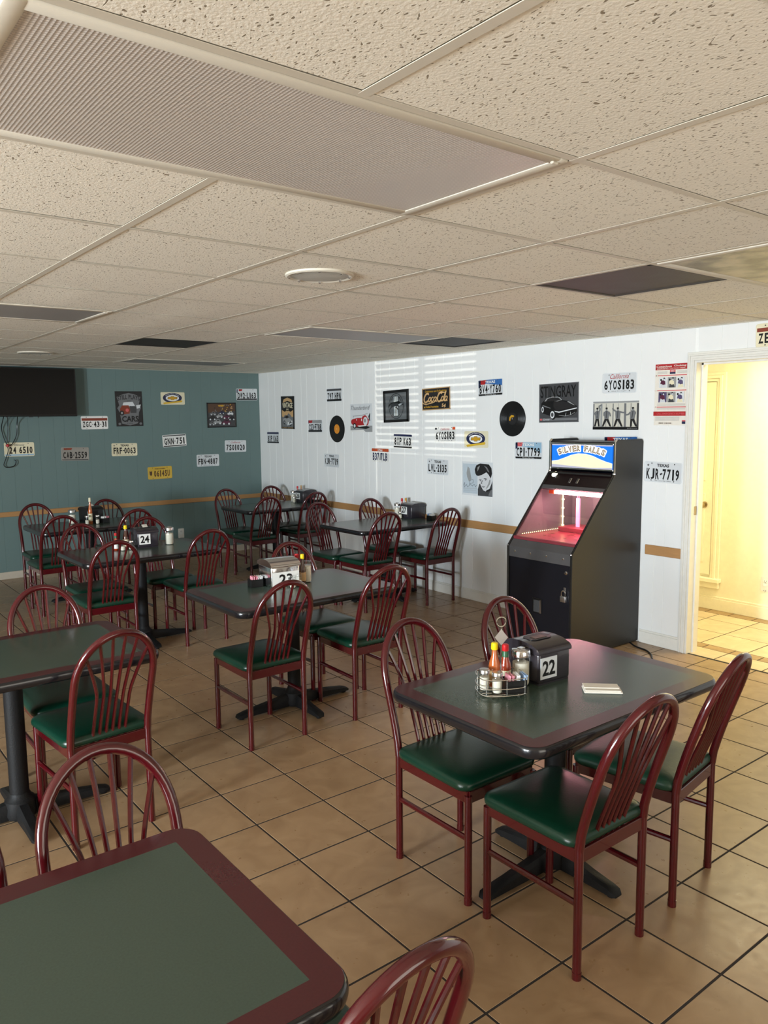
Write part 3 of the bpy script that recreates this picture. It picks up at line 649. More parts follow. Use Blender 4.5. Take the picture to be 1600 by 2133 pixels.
def packets(x, y, z, rz, label, n=7, cols=('pinkpk', 'white', 'bluepk'), box=True, w=.075, grp='sugar packets in the caddy', where='in the wire caddy'):
    c, s_ = math.cos(math.radians(rz)), math.sin(math.radians(rz))
    if box:
        t = thing('packet_holder', label, 'holder', (x, y, z), math.radians(rz), 'black packet holders')
        MB().box((-w/2, -.030, 0), (w/2, .030, .003)).box((-w/2, -.030, 0), (-w/2+.003, .030, .045), .001).box((w/2-.003, -.030, 0), (w/2, .030, .045), .001).box((-w/2, -.030, 0), (w/2, -.027, .045), .001).box((-w/2, .027, 0), (w/2, .030, .045), .001).build('tray', 'blackplastic', t, False)
    for k in range(n):
        u = -w/2+.010+(w-.02)*k/(n-1); col = cols[k*len(cols)//n]
        m = MB().box((-.0022, -.024, 0), (.0022, .024, .058), .0008).build('sweetener_packet', col, None, False)
        nm = {'pinkpk': 'pink', 'white': 'white', 'bluepk': 'pale blue', 'yellow': 'yellow'}[col]
        nc = [q*len(cols)//n for q in range(n)]; mine = [q for q in range(n) if cols[nc[q]] == col]
        pos = '' if len(mine) == 1 else ('left ', 'right ')[mine.index(k)] if len(mine) == 2 else ('left ', 'middle ', 'right ')[mine.index(k)] if len(mine) == 3 else ''
        tag(m, '%s%s sweetener packet in the holder %s' % (pos, nm, where), 'packet', grp)
        m.location = (x+c*u, y+s_*u, z+.0035); m.rotation_euler = (0, math.radians(random.uniform(2, 14)), math.radians(rz+random.uniform(-4, 4)))
caddy(1.938, 1.832, -28, 'chromed wire condiment caddy with tall ring handle on the table nearest the arcade machine')
bottle(1.948, 1.872, 'yellow-capped hot sauce bottle in the caddy on the table nearest the arcade machine', 'sauce_o', 'capy', .158, .021, 'tan', z=TZ+.0108)
bottle(1.982, 1.852, 'red-capped hot sauce bottle with green neck band on the table nearest the arcade machine', 'sauce_r', 'capr', .150, .021, 'cream', 'green', z=TZ+.0108)
for x, y, l, f in ((1.888, 1.862, 'back left salt shaker in the caddy on the table nearest the machine', 'sugar'), (1.900, 1.812, 'front salt shaker in the caddy on the table nearest the machine', 'sugar')):
    o = shaker(x, y, l, .078, .0185, f, .8, 'steel', False, 'salt_shaker', 'small table shakers'); o.location.z = TZ+.0115
packets(1.962, 1.792, TZ+.0112, -28, 'black packet holder in the caddy on the table nearest the arcade machine', 8, where='in the near wire caddy')
m = MB(); nv = [(-.062, -.036), (.060, -.040), (.066, .030), (-.052, .040)]
m.box((-.066, -.036, 0), (.066, .034, .006), .0025).box((-.063, -.034, .006), (.061, .030, .011), .0025).box((-.064, -.012, .011), (.058, .033, .0145), .0015)
nk = tag(m.build('folded_napkin', 'paper'), 'folded white paper napkin lying in front of the number 22 box', 'napkin'); nk.location = (2.224, 1.618, TZ+.0005); nk.rotation_euler = (0, 0, math.radians(-44))
# --- table 23
dispenser(2.258, 3.895, '23', -6, 'chrome napkin dispenser with white card numbered 23', 'chrome', 'chrome', lab=(.006, .008), lw=.148, tip=None).scale = (1.12, 1.05, 1.08)
shaker(2.425, 3.865, 'glass cheese shaker at the right end of the centre table condiments', .128, .033, 'sugar', .95, 'glass', False)
bottle(2.383, 3.838, 'yellow-capped sauce bottle beside the chrome napkin box', 'sauce_b', 'capy', .175, .020, 'tan')
bottle(2.392, 3.915, 'red-capped sauce bottle behind the chrome napkin box', 'sauce_r', 'capr', .165, .021, 'cream', 'black')
for x, y, l in ((2.275, 3.772, 'left small glass shaker in front of the chrome napkin box'), (2.322, 3.785, 'right small glass shaker in front of the chrome napkin box')): shaker(x, y, l, .075, .0185, 'sugar', .6, 'glass', False, 'salt_shaker', 'small table shakers')
packets(2.130, 3.945, TZ+.0008, -10, 'black packet holder left of the chrome box on the centre table', 6, ('pinkpk', 'white'), grp='sugar packets on the centre table', where='left of the chrome napkin box')
# --- table 24
dispenser(2.190, 5.80, '24', -4, 'smoky black napkin dispenser with a white card numbered 24', 'smoke', lab=(.012, .028))
shaker(2.372, 5.76, 'glass sugar shaker with chrome lid right of the dark left table napkin box', .138, .034, top='steel')
bottle(2.045, 5.80, 'yellow-capped sauce bottle left of the dark left table napkin box', 'sauce_b', 'capy', .175, .022, 'cream')
bottle(1.955, 5.76, 'slim red-capped sauce bottle at the left of the dark left table', 'sauce_r', 'capr', .130, .017, 'white', 'green')
t = thing('ring_stand', 'tall chrome ring-topped stand behind the bottles on the dark left table', 'stand', (2.075, 5.86, TZ))
MB().lathe([(.030, 0), (.030, .004), (.006, .008), (.004, .18), (.010, .195), (.010, .205), (.003, .21)], 14).build('post', 'chrome', t)
MB().tube([(.03*math.cos(2*PI*i/18), .03*math.sin(2*PI*i/18), .045) for i in range(19)], .002, 6).tube([(-.03, 0, .004), (-.03, 0, .045)], .002, 6).tube([(.03, 0, .004), (.03, 0, .045)], .002, 6).build('rack', 'wire', t)
for x, y, l in ((1.985, 5.70, 'left small shaker at the front of the dark left table'), (2.05, 5.71, 'right small shaker at the front of the dark left table')): shaker(x, y, l, .07, .018, 'sugar', .6, 'chrome', False, 'salt_shaker', 'small table shakers')
# --- farthest left table
dispenser(2.355, 7.60, '', 10, 'black napkin dispenser on the farthest left table', 'blackplastic', labcol='black', lab=(.02, .03))
shaker(2.165, 7.55, 'glass sugar shaker at the left on the farthest left table', .135, .034, top='steel')
bottle(2.30, 7.44, 'tall pale-tipped sauce bottle on the farthest left table', 'sauce_o', 'cream', .245, .019, 'cream')
for x, y, l in ((2.255, 7.40, 'left small shaker on the farthest left table'), (2.345, 7.38, 'right small shaker on the farthest left table')): shaker(x, y, l, .085, .018, 'sugar', .6, 'chrome', False, 'salt_shaker', 'small table shakers')
packets(2.42, 7.42, TZ+.0008, 20, 'black packet holder on the farthest left table', 5, ('white', 'pinkpk'), grp='sugar packets on the farthest table', where='on the table under the television')
# --- room-corner table
dispenser(4.825, 7.66, '26', -90, 'dark napkin dispenser with card numbered 26 in the room corner', 'smoke', lab=(.010, .040), tip=None)
shaker(4.74, 7.80, 'glass sugar shaker left of the room-corner napkin box', .135, .030)
shaker(4.69, 7.70, 'small chrome-topped shaker in front of the room-corner napkin box', .070, .018, 'sugar', .7, 'chrome', False, 'salt_shaker', 'small table shakers')
bottle(4.80, 7.80, 'red-capped sauce bottle behind the room-corner napkin box', 'sauce_r', 'capr', .18, .018, 'cream')
bottle(4.85, 7.80, 'pale-capped sauce bottle behind the room-corner napkin box', 'sauce_o', 'tan', .185, .018, 'cream')
packets(4.84, 7.47, TZ+.0008, 90, 'black packet holder beside the room-corner napkin box', 5, ('white', 'pinkpk'), grp='sugar packets on the corner table', where='on the room-corner table')
# --- white-wall table
dispenser(4.825, 5.73, '27', -90, 'dark napkin dispenser with card numbered 27 against the white wall', 'smoke', lab=(.010, .040), tip=None)
shaker(4.745, 5.875, 'glass sugar shaker left of the white-wall table napkin box', .140, .030)
shaker(4.695, 5.770, 'small chrome-topped shaker in front of the white-wall table napkin box', .070, .018, 'sugar', .7, 'chrome', False, 'salt_shaker', 'small table shakers')
bottle(4.80, 5.87, 'red-capped sauce bottle behind the white-wall table napkin box', 'sauce_r', 'capr', .18, .018, 'cream')
bottle(4.85, 5.87, 'yellow-capped sauce bottle behind the white-wall table napkin box', 'sauce_o', 'gold', .18, .018, 'cream')
packets(4.83, 5.47, TZ+.0008, 90, 'black packet holder right of the white-wall table napkin box', 5, ('white', 'bluepk'), grp='sugar packets on the wall table', where='on the white-wall table')

# ================================================================== things on the walls
def wall_m(wall, a, z, rot, off=.0015):
    if wall == 'R': m = Matrix(((0, 0, -1, XR-off), (-1, 0, 0, a), (0, 1, 0, z), (0, 0, 0, 1)))
    else: m = Matrix(((1, 0, 0, a), (0, 0, -1, YB-off), (0, 1, 0, z), (0, 0, 0, 1)))
    return m @ Matrix.Rotation(math.radians(rot), 4, 'Z')
PW, PH = .297, .146
def star(cx, cy, r): return [(cx+(r if i % 2 == 0 else r*.42)*math.sin(PI*i/5), cy+(r if i % 2 == 0 else r*.42)*math.cos(PI*i/5)) for i in range(10)]
def plate(wall, a, z, rot, label, num, base='white', bands=(), state=None, scol='black', script=False, foot=None, footcol='black', ink='black', nbox=(0, -.012, .262, .072), emb=None, extra=(), stx=0, stw=.095, sth=.023):
    t = thing('license_plate', label, 'license plate', group='license plates on the walls', matrix=wall_m(wall, a, z, rot))
    m = MB(); o1 = rrect(PW, PH, .014, 5); o2 = rrect(PW-.008, PH-.008, .011, 5); o3 = rrect(PW-.014, PH-.014, .009, 5); n = len(o1)
    m.add([(x, y, 0) for x, y in o1]+[(x, y, .0012) for x, y in o1]+[(x, y, .0030) for x, y in o2]+[(x, y, .0016) for x, y in o3],
        [(r*n+i, r*n+(i+1) % n, (r+1)*n+(i+1) % n, (r+1)*n+i) for r in range(3) for i in range(n)]+[tuple(range(3*n, 4*n)), tuple(range(n))[::-1]])
    m.build('plate', base, t, True, 50)
    for y0, y1, c in bands:
        MB().poly([(-PW/2+.007, y0), (PW/2-.007, y0), (PW/2-.007, y1), (-PW/2+.007, y1)], .0019).build('colour_band', c, t, False)
    for col, pts in extra: MB().poly(pts, .0020).build('printed_mark', col, t, False)
    m = MB(); cx, cy, w, h = nbox
    wide = {'·': .55, '-': .6, ' ': .6, '1': .8, 'I': .6}
    ws = [wide.get(c, 1) for c in num]; u = w/sum(ws); x0 = cx-w/2
    for c, q in zip(num, ws):       # tall condensed dies, evenly pitched
        if c in '·-': m.add([(x0+u*q/2+x, cy+y, .0034) for x, y in (ell(0, 0, .006, .007, 8) if c == '·' else [(-.008, -.003), (.008, -.003), (.008, .003), (-.008, .003)])], [tuple(range(8 if c == '·' else 4))])
        elif c != ' ':
            v, f = text_geo(c, u*q*(.45 if c in '1I' else .78), h, .03); m.add([(x0+u*q/2+x, cy+y, .0034) for x, y in v], f)
        x0 += u*q
    m.build('registration_number', ink, t, False)
    if state:
        m = MB(); put_text(m, state, stx, .048, stw, sth, .0024, 0, .035 if not script else 0, .35 if script else 0); m.build('state_name', scol, t, False)
    if foot:
        m = MB(); put_text(m, foot, 0, -.060, .13, .008, .0024); m.build('slogan', footcol, t, False)
    b = MB()
    for sx in (-.089, .089): b.poly(ell(sx, .060, .005, .004, 10), .0026).poly(ell(sx, -.060, .005, .004, 10), .0026)
    b.build('bolt_hole', 'dgrey', t, False)
    return t
L = 'license plate '
tx = dict(state='TEXAS', foot='The Lone Star State')
def texmark(): return [('dgrey', star(-.118, .046, .011)), ('black', star(-.008, -.010, .009))]
def texblue():
    pts = [(-PW/2+.008, .068), (-.075, .068), (-.075, .030), (-PW/2+.008, .030)]
    return [('navy', [(-PW/2+.008, .068), (-.115, .068), (-.115, .012), (-PW/2+.008, .0)]), ('red', [(-.115, .068), (-.045, .068), (-.062, .030), (-.115, .030)]), ('blue', [(-.045, .068), (PW/2-.008, .068), (PW/2-.008, .012), (.02, .028), (-.062, .034)]), ('white', star(-.125, .050, .013))]
def texblue2():
    return [('navy', [(-PW/2+.008, .068), (-.118, .068), (-.118, .018), (-PW/2+.008, .012)]), ('pinkish', [(-.118, .068), (-.055, .068), (-.072, .034), (-.118, .034)]), ('lblue', [(-.055, .068), (PW/2-.008, .068), (PW/2-.008, -.02), (.03, .02), (-.072, .034)]), ('white', star(-.127, .052, .012))]
B1 = ((-.068, -.052, 'black'),)
# right wall
plate('R', 8.558, 1.432, .3, L+'8XP K63 nearest the corner on the white wall, with navy top band', '8XP K63', 'lgrey', ((.045, .068, 'navy'), (-.068, -.050, 'black')))
plate('R', 7.591, 1.577, .7, L+'CS3 F788 left of the orange-centred record', 'CS3·F788', 'lgrey', ((-.068, -.046, 'black'),), extra=[('red', [(-.13, .068), (-.05, .068), (-.065, .035), (-.13, .035)]), ('navy', [(-PW/2+.008, .068), (-.13, .068), (-.13, .03), (-PW/2+.008, .03)]), ('grey', [(-.05, .068), (.14, .068), (.14, .03), (-.065, .035)])])
plate('R', 7.195, 1.918, 0, L+'T97 HPN in a dark frame, high above the orange-centred record', 'T97 HPN', 'lgrey', ((.045, .068, 'dgrey'), (-.068, -.045, 'black')))
plate('R', 7.267, 1.194, -.4, L+'small Texas KJR 7719, below the orange-centred record', 'KJR·7719', 'lgrey', extra=texmark(), **tx)
plate('R', 6.375, 1.281, -.2, L+'B37 7LB with a red-orange top band', 'B37 7LB', 'white', ((.036, .068, 'orange'),), 'UTAH', 'white', ink='navy', nbox=(-.002, -.016, .25, .078), extra=[('grey', [(-.015, -.05), (.012, -.05), (.022, .02), (.0, .02)])], stw=.075)
plate('R', 6.007, 1.431, -.9, L+'8XP K63 under the framed horse emblem', '8XP K63', 'white', ((.046, .068, 'navy'), (-.068, -.052, 'black')), nbox=(0, -.004, .265, .076))
plate('R', 5.385, 1.505, 1.6, L+'6YOS183 with red sticker, below the brown soda sign', '6YOS183', 'white', (), 'California', 'red', True, 'www.dmv.ca.gov', extra=[('orange', [(.10, .040), (.138, .040), (.138, .064), (.10, .064)]), ('dgrey', [(-.14, .045), (-.11, .045), (-.11, .062), (-.14, .062)])], stw=.12)
plate('R', 5.490, 1.197, -.7, L+'Texas LWL 2135, lowest of those left of the portrait poster', 'LWL·2135', 'lgrey', extra=texmark(), **tx)
plate('R', 4.809, 1.912, 1.4, L+'BV4 Y760 with blue and red Texas sky, high on the white wall', 'BV4·Y760', 'lgrey', B1, 'TEXAS', 'white', False, 'The Lone Star State', 'white', extra=texblue(), stw=.12)
plate('R', 4.368, 1.380, .7, L+'CP1 T799 pale blue Texas, just left of the arcade machine', 'CP1·T799', 'lgrey', B1, 'TEXAS', 'white', False, 'The Lone Star State', 'white', extra=texblue2(), stw=.13)
plate('R', 3.500, 1.898, -.2, L+'California 6YOS183 above the poster of four dancers', '6YOS183', 'pinkpk' if 0 else 'lgrey', (), 'California', 'red', True, 'www.dmv.ca.gov', stw=.16, sth=.034, nbox=(0, -.014, .265, .070))
plate('R', 3.475, 1.437, 1.1, L+'blue Texas, mostly hidden behind the top of the arcade machine', 'CP1·T799', 'lgrey', B1, 'TEXAS', 'white', False, 'The Lone Star State', 'white', extra=texblue(), stw=.13)
plate('R', 3.120, 1.259, -1.2, L+'large Texas KJR 7719 between arcade machine and doorway', 'KJR·7719', 'lgrey', extra=texmark(), state='TEXAS', foot='The Lone Star State', stw=.095, sth=.022, nbox=(0, -.014, .265, .076))
plate('R', 2.350, 2.150, 1.3, L+'ZE with a rust band, above the doorway, cut by the frame', 'ZE·43-31', 'cream', ((.022, .046, 'rust'),), nbox=(0, -.018, .27, .062))
# back wall
plate('B', 2.051, 1.369, -.3, L+'Illinois 24 6510 under the television cables', '24 6510', 'cream', ((-.066, -.050, 'lblue'),), 'Illinois', 'dgrey', True, stw=.10, nbox=(.015, -.008, .235, .072))
plate('B', 2.620, 1.300, -1, L+'weathered grey CAB 2559', 'CAB·2559', 'wornplate', ((-.068, -.058, 'dgrey'),), extra=[('rust', [(-.12, .066), (-.03, .066), (-.04, .045), (-.12, .045)])])
plate('B', 2.850, 1.641, .2, L+'ZGC-43-31 with a rust-red band, right of the television', 'ZGC-43-31', 'white', ((.022, .050, 'rust'),), nbox=(0, -.018, .27, .062), ink='black')
plate('B', 3.171, 1.331, -.8, L+'Texas FRF 0063, cream white, below the play-with-cars sign', 'FRF·0063', 'cream', extra=texmark(), **tx)
plate('B', 3.776, 1.419, 2.4, L+'GNN 751 with black bottom strip, tilted', 'GNN·751', 'white', ((.054, .066, 'dgrey'), (-.068, -.056, 'black')), nbox=(0, -.006, .265, .078))
plate('B', 3.580, 1.045, .8, L+'yellow 0614SU, lowest on the teal wall', '0614SU', 'yplate', (), 'WISCONSIN', 'brown', nbox=(.022, -.008, .20, .074), ink='brown', extra=[('brown', [(-.128, .025), (-.112, .018), (-.096, .025), (-.098, -.015), (-.112, -.035), (-.126, -.015)])], stw=.13, sth=.012)
plate('B', 4.756, 1.971, .6, L+'DW2 L163 in the upper right corner of the teal wall', 'DW2·L163', 'lgrey', ((-.066, -.050, 'black'),), extra=[('navy', [(-PW/2+.008, .066), (-.125, .066), (-.128, .02), (-PW/2+.008, .02)]), ('red', [(-.11, .066), (-.06, .066), (-.07, .042), (-.11, .042)])])
plate('B', 4.577, 1.329, -.8, L+'California 7S01020 on the teal wall', '7S01020', 'lgrey', (), 'California', 'red', True, stw=.13, nbox=(0, -.016, .262, .072))
plate('B', 4.197, 1.166, 0, L+'Texas FBN 4887 left of the California plate on the teal wall', 'FBN·4887', 'lgrey', extra=texmark(), **tx)
def chevplate(wall, a, z, rot, label):
    t = thing('license_plate', label, 'license plate', group='license plates on the walls', matrix=wall_m(wall, a, z, rot))
    m = MB(); o1 = rrect(PW, PH, .012, 5); m.prism(o1, 0, .002); m.build('plate', 'cream', t, False)
    m = MB(); a1 = ell(-.005, .006, .118, .058, 40); a2 = ell(-.005, .004, .082, .036, 40)
    m.add([(x, y, .0026) for x, y in a1]+[(x, y, .0026) for x, y in a2], [(i, (i+1) % 40, 40+(i+1) % 40, 40+i) for i in range(40)]); m.build('oval_ring', 'navy', t, False)
    MB().poly(a2, .0025).build('oval_field', 'white', t, False)
    bow = [(-.058, -.012), (-.020, -.012), (-.020, -.020), (.020, -.020), (.020, -.012), (.052, -.012), (.058, .012), (.020, .012), (.020, .020), (-.020, .020), (-.020, .012), (-.052, .012)]
    MB().poly([(x*1.08-.004, y*1.12+.004) for x, y in bow], .0029).build('emblem_outline', 'dgrey', t, False)
    MB().poly([(x-.004, y+.004) for x, y in bow], .0032).build('emblem', 'gold', t, False)
    MB().poly([(-.125, -.052), (-.10, -.046), (-.02, -.040), (.06, -.030), (.11, -.022), (.118, -.036), (.105, -.046), (.05, -.050), (-.03, -.058), (-.11, -.068)], .0034).build('ribbon', 'yellow', t, False)
    m = MB(); put_text(m, 'World Classic Chevy', -.005, .026, .175, .016, .0036, 0, .005, arc=.028); m.build('lettering', 'white', t, False)
    return t
chevplate('R', 4.979, 1.463, .5, 'cream novelty plate with gold car emblem, above the portrait poster')
chevplate('B', 3.776, 1.915, .2, 'cream novelty plate with gold car emblem on the teal wall')
def record(y, z, label, lab, r_lab):
    t = thing('vinyl_record', label, 'record', matrix=wall_m('R', y, z, 0))
    prof = [(.147, 0), (.148, .001), (.147, .0022)]
    for k in range(11): r = .143-.0075*k; prof += [(r, .0024), (r-.0015, .0017), (r-.003, .0024)]
    prof += [(.055, .0022), (.003, .0022)]
    MB().lathe(prof, 64).build('disc', 'vinyl', t, True, 20)
    if lab: MB().lathe([(r_lab, .002), (r_lab, .0027), (.004, .0027)], 32).build('centre_label', lab, t)
    else:
        MB().lathe([(.05, .002), (.05, .0026), (.004, .0026)], 32).build('centre_label', 'vdark', t)
        MB().poly([(-.035, -.012), (-.030, .016), (-.012, .032), (.014, .030), (.022, .020), (.010, .012), (-.008, .012), (-.018, .002), (-.022, -.02)], .0029).build('label_print', 'gold', t, False)
    MB().lathe([(.0037, .0025), (.0037, .0033), (.001, .0034)], 10).build('spindle_hole', 'white', t)
record(7.151, 1.545, 'black vinyl record with plain orange centre label', 'labelorange', .052)
record(4.549, 1.642, 'black vinyl record with torn yellowish centre label', None, 0)

class Art:
    def __init__(s, name, wall, a, z, w, h, rot, label, cat, base, rim=None, thick=.003, mat2=None):
        s.t = thing(name, label, cat, matrix=wall_m(wall, a, z, rot)); s.w, s.h = w, h
        m = MB().box((-w/2, -h/2, 0), (w/2, h/2, thick), .0008); m.build('panel', base, s.t, False)
        s.z = thick+.0004; s.mb = MB(); s.mats = []; s.tx = MB(); s.txm = []
        if rim:
            r, c, d = rim; q = MB()
            for p, e in (((-w/2, -h/2), (w/2, -h/2+r)), ((-w/2, h/2-r), (w/2, h/2)), ((-w/2, -h/2), (-w/2+r, h/2)), ((w/2-r, -h/2), (w/2, h/2))): q.box((p[0], p[1], 0), (e[0], e[1], d), .001)
            q.build('rim' if d < .008 else 'frame', c, s.t, False)
    def _mi(s, L_, c):
        if c not in L_: L_.append(c)
        return L_.index(c)
    def p(s, c, pts, norm=True):
        s.mb.add([((x*s.w if norm else x), (y*s.h if norm else y), s.z) for x, y in pts], [tuple(range(len(pts)))], s._mi(s.mats, c)); s.z += .00012
    def e(s, c, cx, cy, a, b, n=20, t0=0, t1=360): s.p(c, ell(cx, cy, a, b, n, t0, t1))
    def line(s, c, pts, th):
        pts = [(x*s.w, y*s.h) for x, y in pts]
        for (x0, y0), (x1, y1) in zip(pts[:-1], pts[1:]):
            d = math.hypot(x1-x0, y1-y0) or 1; nx, ny = -(y1-y0)/d*th/2, (x1-x0)/d*th/2
            s.p(c, [(x0+nx, y0+ny), (x1+nx, y1+ny), (x1-nx, y1-ny), (x0-nx, y0-ny)], False)
    def rect(s, c, x0, y0, x1, y1): s.p(c, [(x0, y0), (x1, y0), (x1, y1), (x0, y1)])
    def text(s, c, txt, cx, cy, w, h, off=.01, shear=0, arc=None):
        if h and h*s.h > .012:
            q = MB(); put_text(q, txt, cx*s.w, cy*s.h, w*s.w, h*s.h, s.z+.0006, 0, off, shear, 1, None if arc is None else arc*s.h); q.build('lettering', c, s.t, False); s.z += .0001; return
        put_text(s.tx, txt, cx*s.w, cy*s.h, w*s.w, h*s.h if h else None, s.z+.0006, s._mi(s.txm, c), off, shear, 1, None if arc is None else arc*s.h); s.z += .0001
    def done(s):
        if s.mats: s.mb.build('print', s.mats, s.t, False)
        if s.txm:
            o = s.tx.build('small_print', s.txm, s.t, False); o['kind'] = 'stuff'
        return s.t
# vintage car sign
A = Art('metal_sign', 'R', 8.190, 1.737, .308, .391, -.8, 'tall black and tan sign lettered VINTAGE, by the room corner', 'sign', 'black', (.012, 'black', .004))
A.p('tan', [(-.36, .30), (-.30, .40), (0, .46), (.30, .40), (.36, .30), (0, .36)]); A.p('vdark', [(-.42, .06), (-.42, .28), (0, .35), (.42, .28), (.42, .06), (.2, .10), (-.2, .10)])
A.text('cream', 'VINTAGE', 0, .21, .76, .16, .02, arc=.02); A.p('tan', [(-.42, .08), (-.2, .02), (0, .10), (.2, .02), (.42, .08), (.42, -.22), (-.42, -.22)])
A.e('black', 0, .10, .2, .05); A.text('cream', 'CARS', 0, .10, .2, .05)
A.p('midgrey', [(-.42, -.12), (-.30, -.14), (-.18, -.06), (-.05, -.10), (.05, -.02), (.2, -.06), (.32, -.14), (.42, -.12), (.42, -.44), (-.42, -.44)])
A.p('grey', [(-.36, -.20), (-.10, -.14), (.10, -.16), (.34, -.24), (.36, -.34), (.0, -.38), (-.34, -.30)]); A.p('vdark', [(-.28, -.15), (-.05, -.08), (.12, -.14), (-.05, -.18)])
A.e('black', -.24, -.30, .07, .06); A.e('grey', -.24, -.30, .035, .03); A.e('black', .22, -.34, .08, .07); A.e('lgrey', .22, -.34, .04, .035); A.e('white', .05, -.32, .05, .035); A.e('white', .32, -.27, .035, .03); A.p('lgrey', [(-.02, -.36), (.36, -.31), (.36, -.335), (-.02, -.395)])
A.text('tan', 'CLASSIC GARAGE', 0, -.465, .8, .03); A.done()
# red car picture
A = Art('metal_sign', 'R', 6.697, 1.664, .388, .296, .6, 'grey picture of a red open car under thin script lettering', 'sign', 'lgrey')
A.rect('grey', -.5, -.5, .5, -.28); A.p('white', [(-.5, -.5), (.2, -.5), (.1, -.42), (-.5, -.44)]); A.p('black', [(-.25, -.34), (.22, -.40), (.40, -.34), (.22, -.28), (-.22, -.28)])
A.p('grey', [(-.36, -.04), (-.34, .06), (.06, .08), (.30, .14), (.32, .16), (.04, .10), (-.37, .08)]); A.p('red', [(-.46, -.10), (-.42, -.05), (-.2, .0), (.04, .0), (.08, .06), (.16, .08), (.26, .0), (.36, -.06), (.34, -.2), (.30, -.27), (-.05, -.30), (-.2, -.32), (-.40, -.24), (-.46, -.18)])
A.e('black', -.30, -.28, .08, .10); A.e('lgrey', -.30, -.28, .045, .06); A.e('red', .18, -.1, .13, .19); A.e('lgrey', .20, -.12, .10, .15); A.e('grey', .18, -.10, .05, .07); A.e('white', -.2, -.06, .015, .035); A.e('white', .03, -.07, .02, .05); A.p('white', [(-.16, -.27), (.22, -.26), (.22, -.29), (-.1, -.32)]); A.p('black', [(.34, .04), (.40, .16), (.42, .14), (.40, .0), (.42, -.12), (.38, -.1)])
A.text('dgrey', 'Thunderbird', -.02, .36, .86, .16, -.012, .4); A.done()
# framed emblem: three bars and a running horse on an oval
A = Art('framed_picture', 'R', 6.101, 1.776, .392, .317, 1.5, 'black-framed grey emblem with running horse and bars', 'picture', 'midgrey', (.026, 'black', .016), .006)
ring = ell(0, 0, .30, .40, 40); inn = ell(0, 0, .285, .38, 40)
for i in range(40): A.p('black', [ring[i], ring[(i+1) % 40], inn[(i+1) % 40], inn[i]]); A.z -= .00011
for i, ch in enumerate('FORD MOTOR COMPANY'):
    if ch != ' ': a = math.radians(160-140*i/17); A.text('black', ch, .235*math.cos(a), .325*math.sin(a), .028, .045)
for i, ch in enumerate('MUSTANG'): a = math.radians(235+70*i/6); A.text('black', ch, .235*math.cos(a), .325*math.sin(a), .034, .05)
A.rect('dgrey', -.10, -.30, .10, .30); A.rect('lgrey', -.085, -.30, -.035, .30); A.rect('white', -.022, -.30, .028, .30); A.rect('lgrey', .040, -.30, .085, .30)
A.p('black', [(-.30, -.04), (-.22, .06), (-.12, .04), (-.02, .08), (.10, .08), (.18, .02), (.28, .02), (.30, .06), (.20, .10), (.12, .16), (-.04, .13), (-.18, .12), (-.30, .04)]); A.p('dgrey', [(-.24, .06), (-.12, .10), (.06, .09), (.16, .03), (.12, -.02), (-.02, .0), (-.14, -.02), (-.2, .02)])
A.p('lgrey', [(.14, .0), (.22, .04), (.28, .06), (.18, .08), (.10, .04)]); A.p('dgrey', [(.02, .0), (.12, -.12), (.10, -.14), (-.02, -.04)]); A.p('dgrey', [(-.12, .0), (-.24, -.10), (-.26, -.08), (-.16, .04)])
A.done(); MB().box((-.175, -.137, .0118), (.175, .137, .0132)).build('glazing', 'glass', A.t, False)
# soda sign
A = Art('metal_sign', 'R', 5.512, 1.834, .392, .206, 1.4, 'brown and cream soda fountain sign with flowing script, black plate below', 'sign', 'brown', (.008, 'tan', .004))
A.rect('vdark', -.475, -.45, .475, .45); A.text('gold', 'Delicious and Refreshing', 0, .34, .76, .12, .01)
def script(pts, th, c='tan'):   # slanted brush strokes, x and y in units of the sign
    A.line(c, [(x+.16*y_, y_) for x, y_ in pts], th)
def arc_(cx, cy, a, b, t0, t1, n=14): return [(cx+a*math.cos(math.radians(t0+(t1-t0)*i/n)), cy+b*math.sin(math.radians(t0+(t1-t0)*i/n))) for i in range(n+1)]
script(arc_(-.34, .06, .085, .20, 50, 320), .017); script(arc_(-.34, .20, .05, .05, -20, 180), .009)
script(arc_(-.205, -.02, .042, .10, 0, 360), .013); script(arc_(-.105, -.02, .042, .10, 50, 315), .013); script(arc_(-.005, -.02, .042, .10, 0, 360), .013); script([(.040, .08), (.036, -.06), (.048, -.12), (.075, -.11)], .013)
script([(.065, .0), (.10, .02)], .012); script(arc_(.165, .06, .08, .20, 50, 320), .017); script(arc_(.165, .20, .05, .05, -20, 180), .009)
script(arc_(.275, -.02, .040, .10, 0, 360), .013); script([(.335, -.10), (.325, .10), (.335, .24), (.355, .24), (.352, .10), (.338, -.08), (.352, -.12), (.37, -.11)], .011)
script(arc_(.405, -.02, .038, .10, 0, 360), .013); script([(.444, .08), (.440, -.06), (.452, -.12), (.475, -.11)], .012)
A.p('tan', [(-.44, -.06), (-.40, -.17), (-.30, -.21), (-.16, -.17), (-.06, -.13), (.02, -.16), (-.06, -.19), (-.18, -.23), (-.32, -.26), (-.43, -.20)]); A.p('tan', [(.10, .24), (.24, .31), (.36, .27), (.44, .33), (.42, .24), (.30, .23), (.20, .26)])
A.text('gold', 'at Soda Fountains', -.12, -.35, .52, .10); A.text('tan', '5¢', .33, -.33, .14, .18, .03); A.done()
